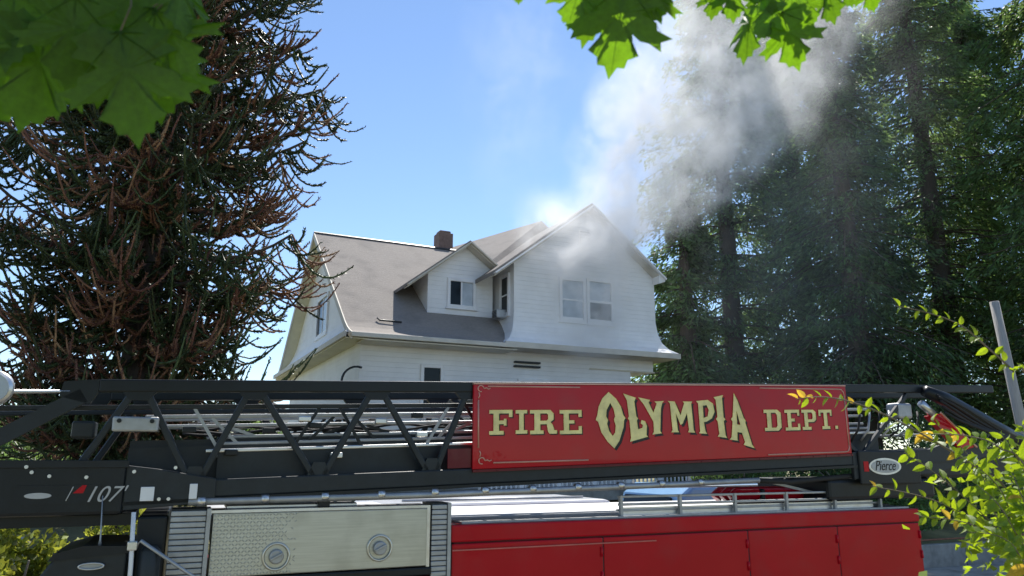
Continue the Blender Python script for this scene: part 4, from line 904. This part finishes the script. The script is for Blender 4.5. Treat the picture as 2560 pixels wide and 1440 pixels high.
tag(np_obj('inner_leaves', V, F, M['shrub'], sb), kind='stuff')

# ------------------------------------------------------------------ smoke
def smoke_obj(name, label, origin, cl, n=28):
    """cl: list of (t, cx, cy, r): centre line and radius of the hull"""
    b = MB(); ring = 20
    ts = np.linspace(cl[0][0], cl[-1][0], n); A_ = np.array(cl)
    for t in ts:
        cx_, cy_, r = (np.interp(t, A_[:, 0], A_[:, k]) for k in (1, 2, 3))
        for j in range(ring):
            a = 2 * math.pi * j / ring; q = r * (1 + .07 * math.sin(3 * a + t * 1.3) + .05 * math.sin(5 * a - t * 2.1))
            b.v.append((cx_ + q * math.cos(a), cy_ + q * math.sin(a), t))
    for i in range(n - 1):
        for j in range(ring):
            a = i * ring + j; c = i * ring + (j + 1) % ring; b.f.append((a, c, c + ring, a + ring))
    b.f.append(tuple(reversed(range(ring)))); b.f.append(tuple((n - 1) * ring + j for j in range(ring)))
    o = b.build(name, None); o.location = origin
    return tag(o, label, 'smoke', None, 'stuff')
def smoke_mat(name, slope, ycurve, r0, r1, tr0, tr1, rlin, dens, t_in, t_out, warp=2.2, colr=(.80, .81, .82), lo=.42, hi=.62, fall=.5):
    m = bpy.data.materials.new(name); m.use_nodes = True; t = m.node_tree; N = t.nodes; Lk = t.links
    N.remove(N['Principled BSDF']); out = N['Material Output']
    vol = N.new('ShaderNodeVolumePrincipled'); vol.inputs['Color'].default_value = (*colr, 1); vol.inputs['Anisotropy'].default_value = .25; Lk.new(vol.outputs[0], out.inputs['Volume'])
    tc = N.new('ShaderNodeTexCoord')
    def math_(op, a, b_=None, c=None):
        x = N.new('ShaderNodeMath'); x.operation = op
        for i, v in enumerate((a, b_, c)):
            if v is None: continue
            if isinstance(v, (int, float)): x.inputs[i].default_value = v
            else: Lk.new(v, x.inputs[i])
        return x.outputs[0]
    def noise(src, sc, det, rough=.6):
        x = N.new('ShaderNodeTexNoise'); x.inputs['Scale'].default_value = sc; x.inputs['Detail'].default_value = det; x.inputs['Roughness'].default_value = rough; Lk.new(src, x.inputs['Vector']); return x
    def rng_(v, a, b_, c, d, mode='SMOOTHSTEP'):
        x = N.new('ShaderNodeMapRange'); x.interpolation_type = mode
        for i, k in enumerate((a, b_, c, d)): x.inputs[1 + i].default_value = k
        Lk.new(v, x.inputs[0]); return x.outputs[0]
    def vmath(op, a, b_):
        x = N.new('ShaderNodeVectorMath'); x.operation = op
        for i, v in enumerate((a, b_)):
            if isinstance(v, tuple): x.inputs[i].default_value = v
            else: Lk.new(v, x.inputs[i])
        return x.outputs[0]
    P = tc.outputs['Object']
    w1 = vmath('MULTIPLY', vmath('SUBTRACT', noise(P, .42, 2).outputs['Color'], (.5, .5, .5)), (warp, warp, warp))
    w2 = vmath('MULTIPLY', vmath('SUBTRACT', noise(P, 1.5, 3).outputs['Color'], (.5, .5, .5)), (warp * .36,) * 3)
    Pw = vmath('ADD', vmath('ADD', P, w1), w2)
    sp = N.new('ShaderNodeSeparateXYZ'); Lk.new(Pw, sp.inputs[0]); x, y, z = sp.outputs
    so = N.new('ShaderNodeSeparateXYZ'); Lk.new(P, so.inputs[0]); z0 = so.outputs[2]
    cxn = math_('MULTIPLY', z0, slope); cyn = math_('MULTIPLY', z0, ycurve)
    rr = math_('ADD', math_('ADD', rng_(z0, tr0, tr1, r0, r1), 0.), math_('MULTIPLY', math_('MAXIMUM', z0, 0.), rlin))
    dx = math_('SUBTRACT', x, cxn); dy = math_('SUBTRACT', y, cyn)
    dist = math_('DIVIDE', math_('SQRT', math_('ADD', math_('MULTIPLY', dx, dx), math_('MULTIPLY', dy, dy))), rr)
    core = rng_(dist, 1., fall, 0., 1.)
    bill = rng_(noise(Pw, .7, 6, .66).outputs[0], lo, hi, .05, 1.)
    fade = math_('MULTIPLY', rng_(z0, t_in[0], t_in[1], 0., 1.), rng_(z0, t_out[0], t_out[1], 1., t_out[2]))
    Lk.new(math_('MULTIPLY', math_('MULTIPLY', math_('MULTIPLY', core, bill), fade), dens), vol.inputs['Density'])
    pass
    return m
so_ = Vector((4.6, 24.9, 10.9))
sm1 = smoke_obj('smoke', 'grey smoke billowing from the front gable up across the conifers', so_,
    [(-2.2, .3, .3, 2.4), (0, 1.0, .3, 4.0), (1.4, 1.9, .4, 5.4), (3, 2.9, .7, 6.3), (6, 4.6, 1.5, 7.1), (9, 6.4, 2.2, 7.8), (13, 9., 3.2, 8.6)])
sm1.data.materials.append(smoke_mat('smoke_plume', .56, .25, 1.5, 3.7, -1.6, 2.4, .28, .55, (-1.6, 1.2), (2.5, 11., .16), 3.0, (.84, .85, .86), .45, .56))
sm2 = smoke_obj('smoke_wisp', 'thin smoke drifting over the face of the front gable', H2W(7.7, -1.2, 6.7),
    [(-1.2, .5, 0, 1.4), (.5, .3, 0, 2.1), (2, .1, 0, 2.5), (3.5, -.1, .2, 3.1), (5.8, -.3, .4, 3.5)], 20)
sm2.data.materials.append(smoke_mat('smoke_wisps', -.05, .02, 1.3, 2.6, 0., 4., .08, 2.0, (-1.2, .5), (3.0, 5.2, .0), 1.7, (.99, .99, .99), .42, .62, .1))
sm3 = smoke_obj('smoke_haze', 'thin bluish smoke hanging before the conifers right of the house', (9.0, 26.5, 4.0),
    [(-1.5, 0, 0, 4.5), (2, .5, 0, 6.5), (6, 1.5, 0, 7.6), (12, 3, 0, 7.6), (17, 4, 0, 6.)], 20)
sm3.data.materials.append(smoke_mat('smoke_drift', .25, 0., 4., 5.6, -1., 5., .0, .045, (-1.4, 2.), (9, 17, .1), 3., (.88, .92, .96), .3, .7, .1))
sm4 = smoke_obj('smoke_veil', 'faint pale smoke veil across the sky left of the plume', (.2, 29, 15.5),
    [(-3.5, .4, 0, 2.4), (-1, .2, 0, 3.6), (2, 0, 0, 4.4), (5, .2, 0, 4.6), (8, 1., 0, 4.4)], 16)
sm4.data.materials.append(smoke_mat('smoke_thin', .06, 0., 2., 3.4, -3., 3., .05, .05, (-3.5, .5), (5, 8, .1), 3., (.95, .95, .96), .42, .66, .1))
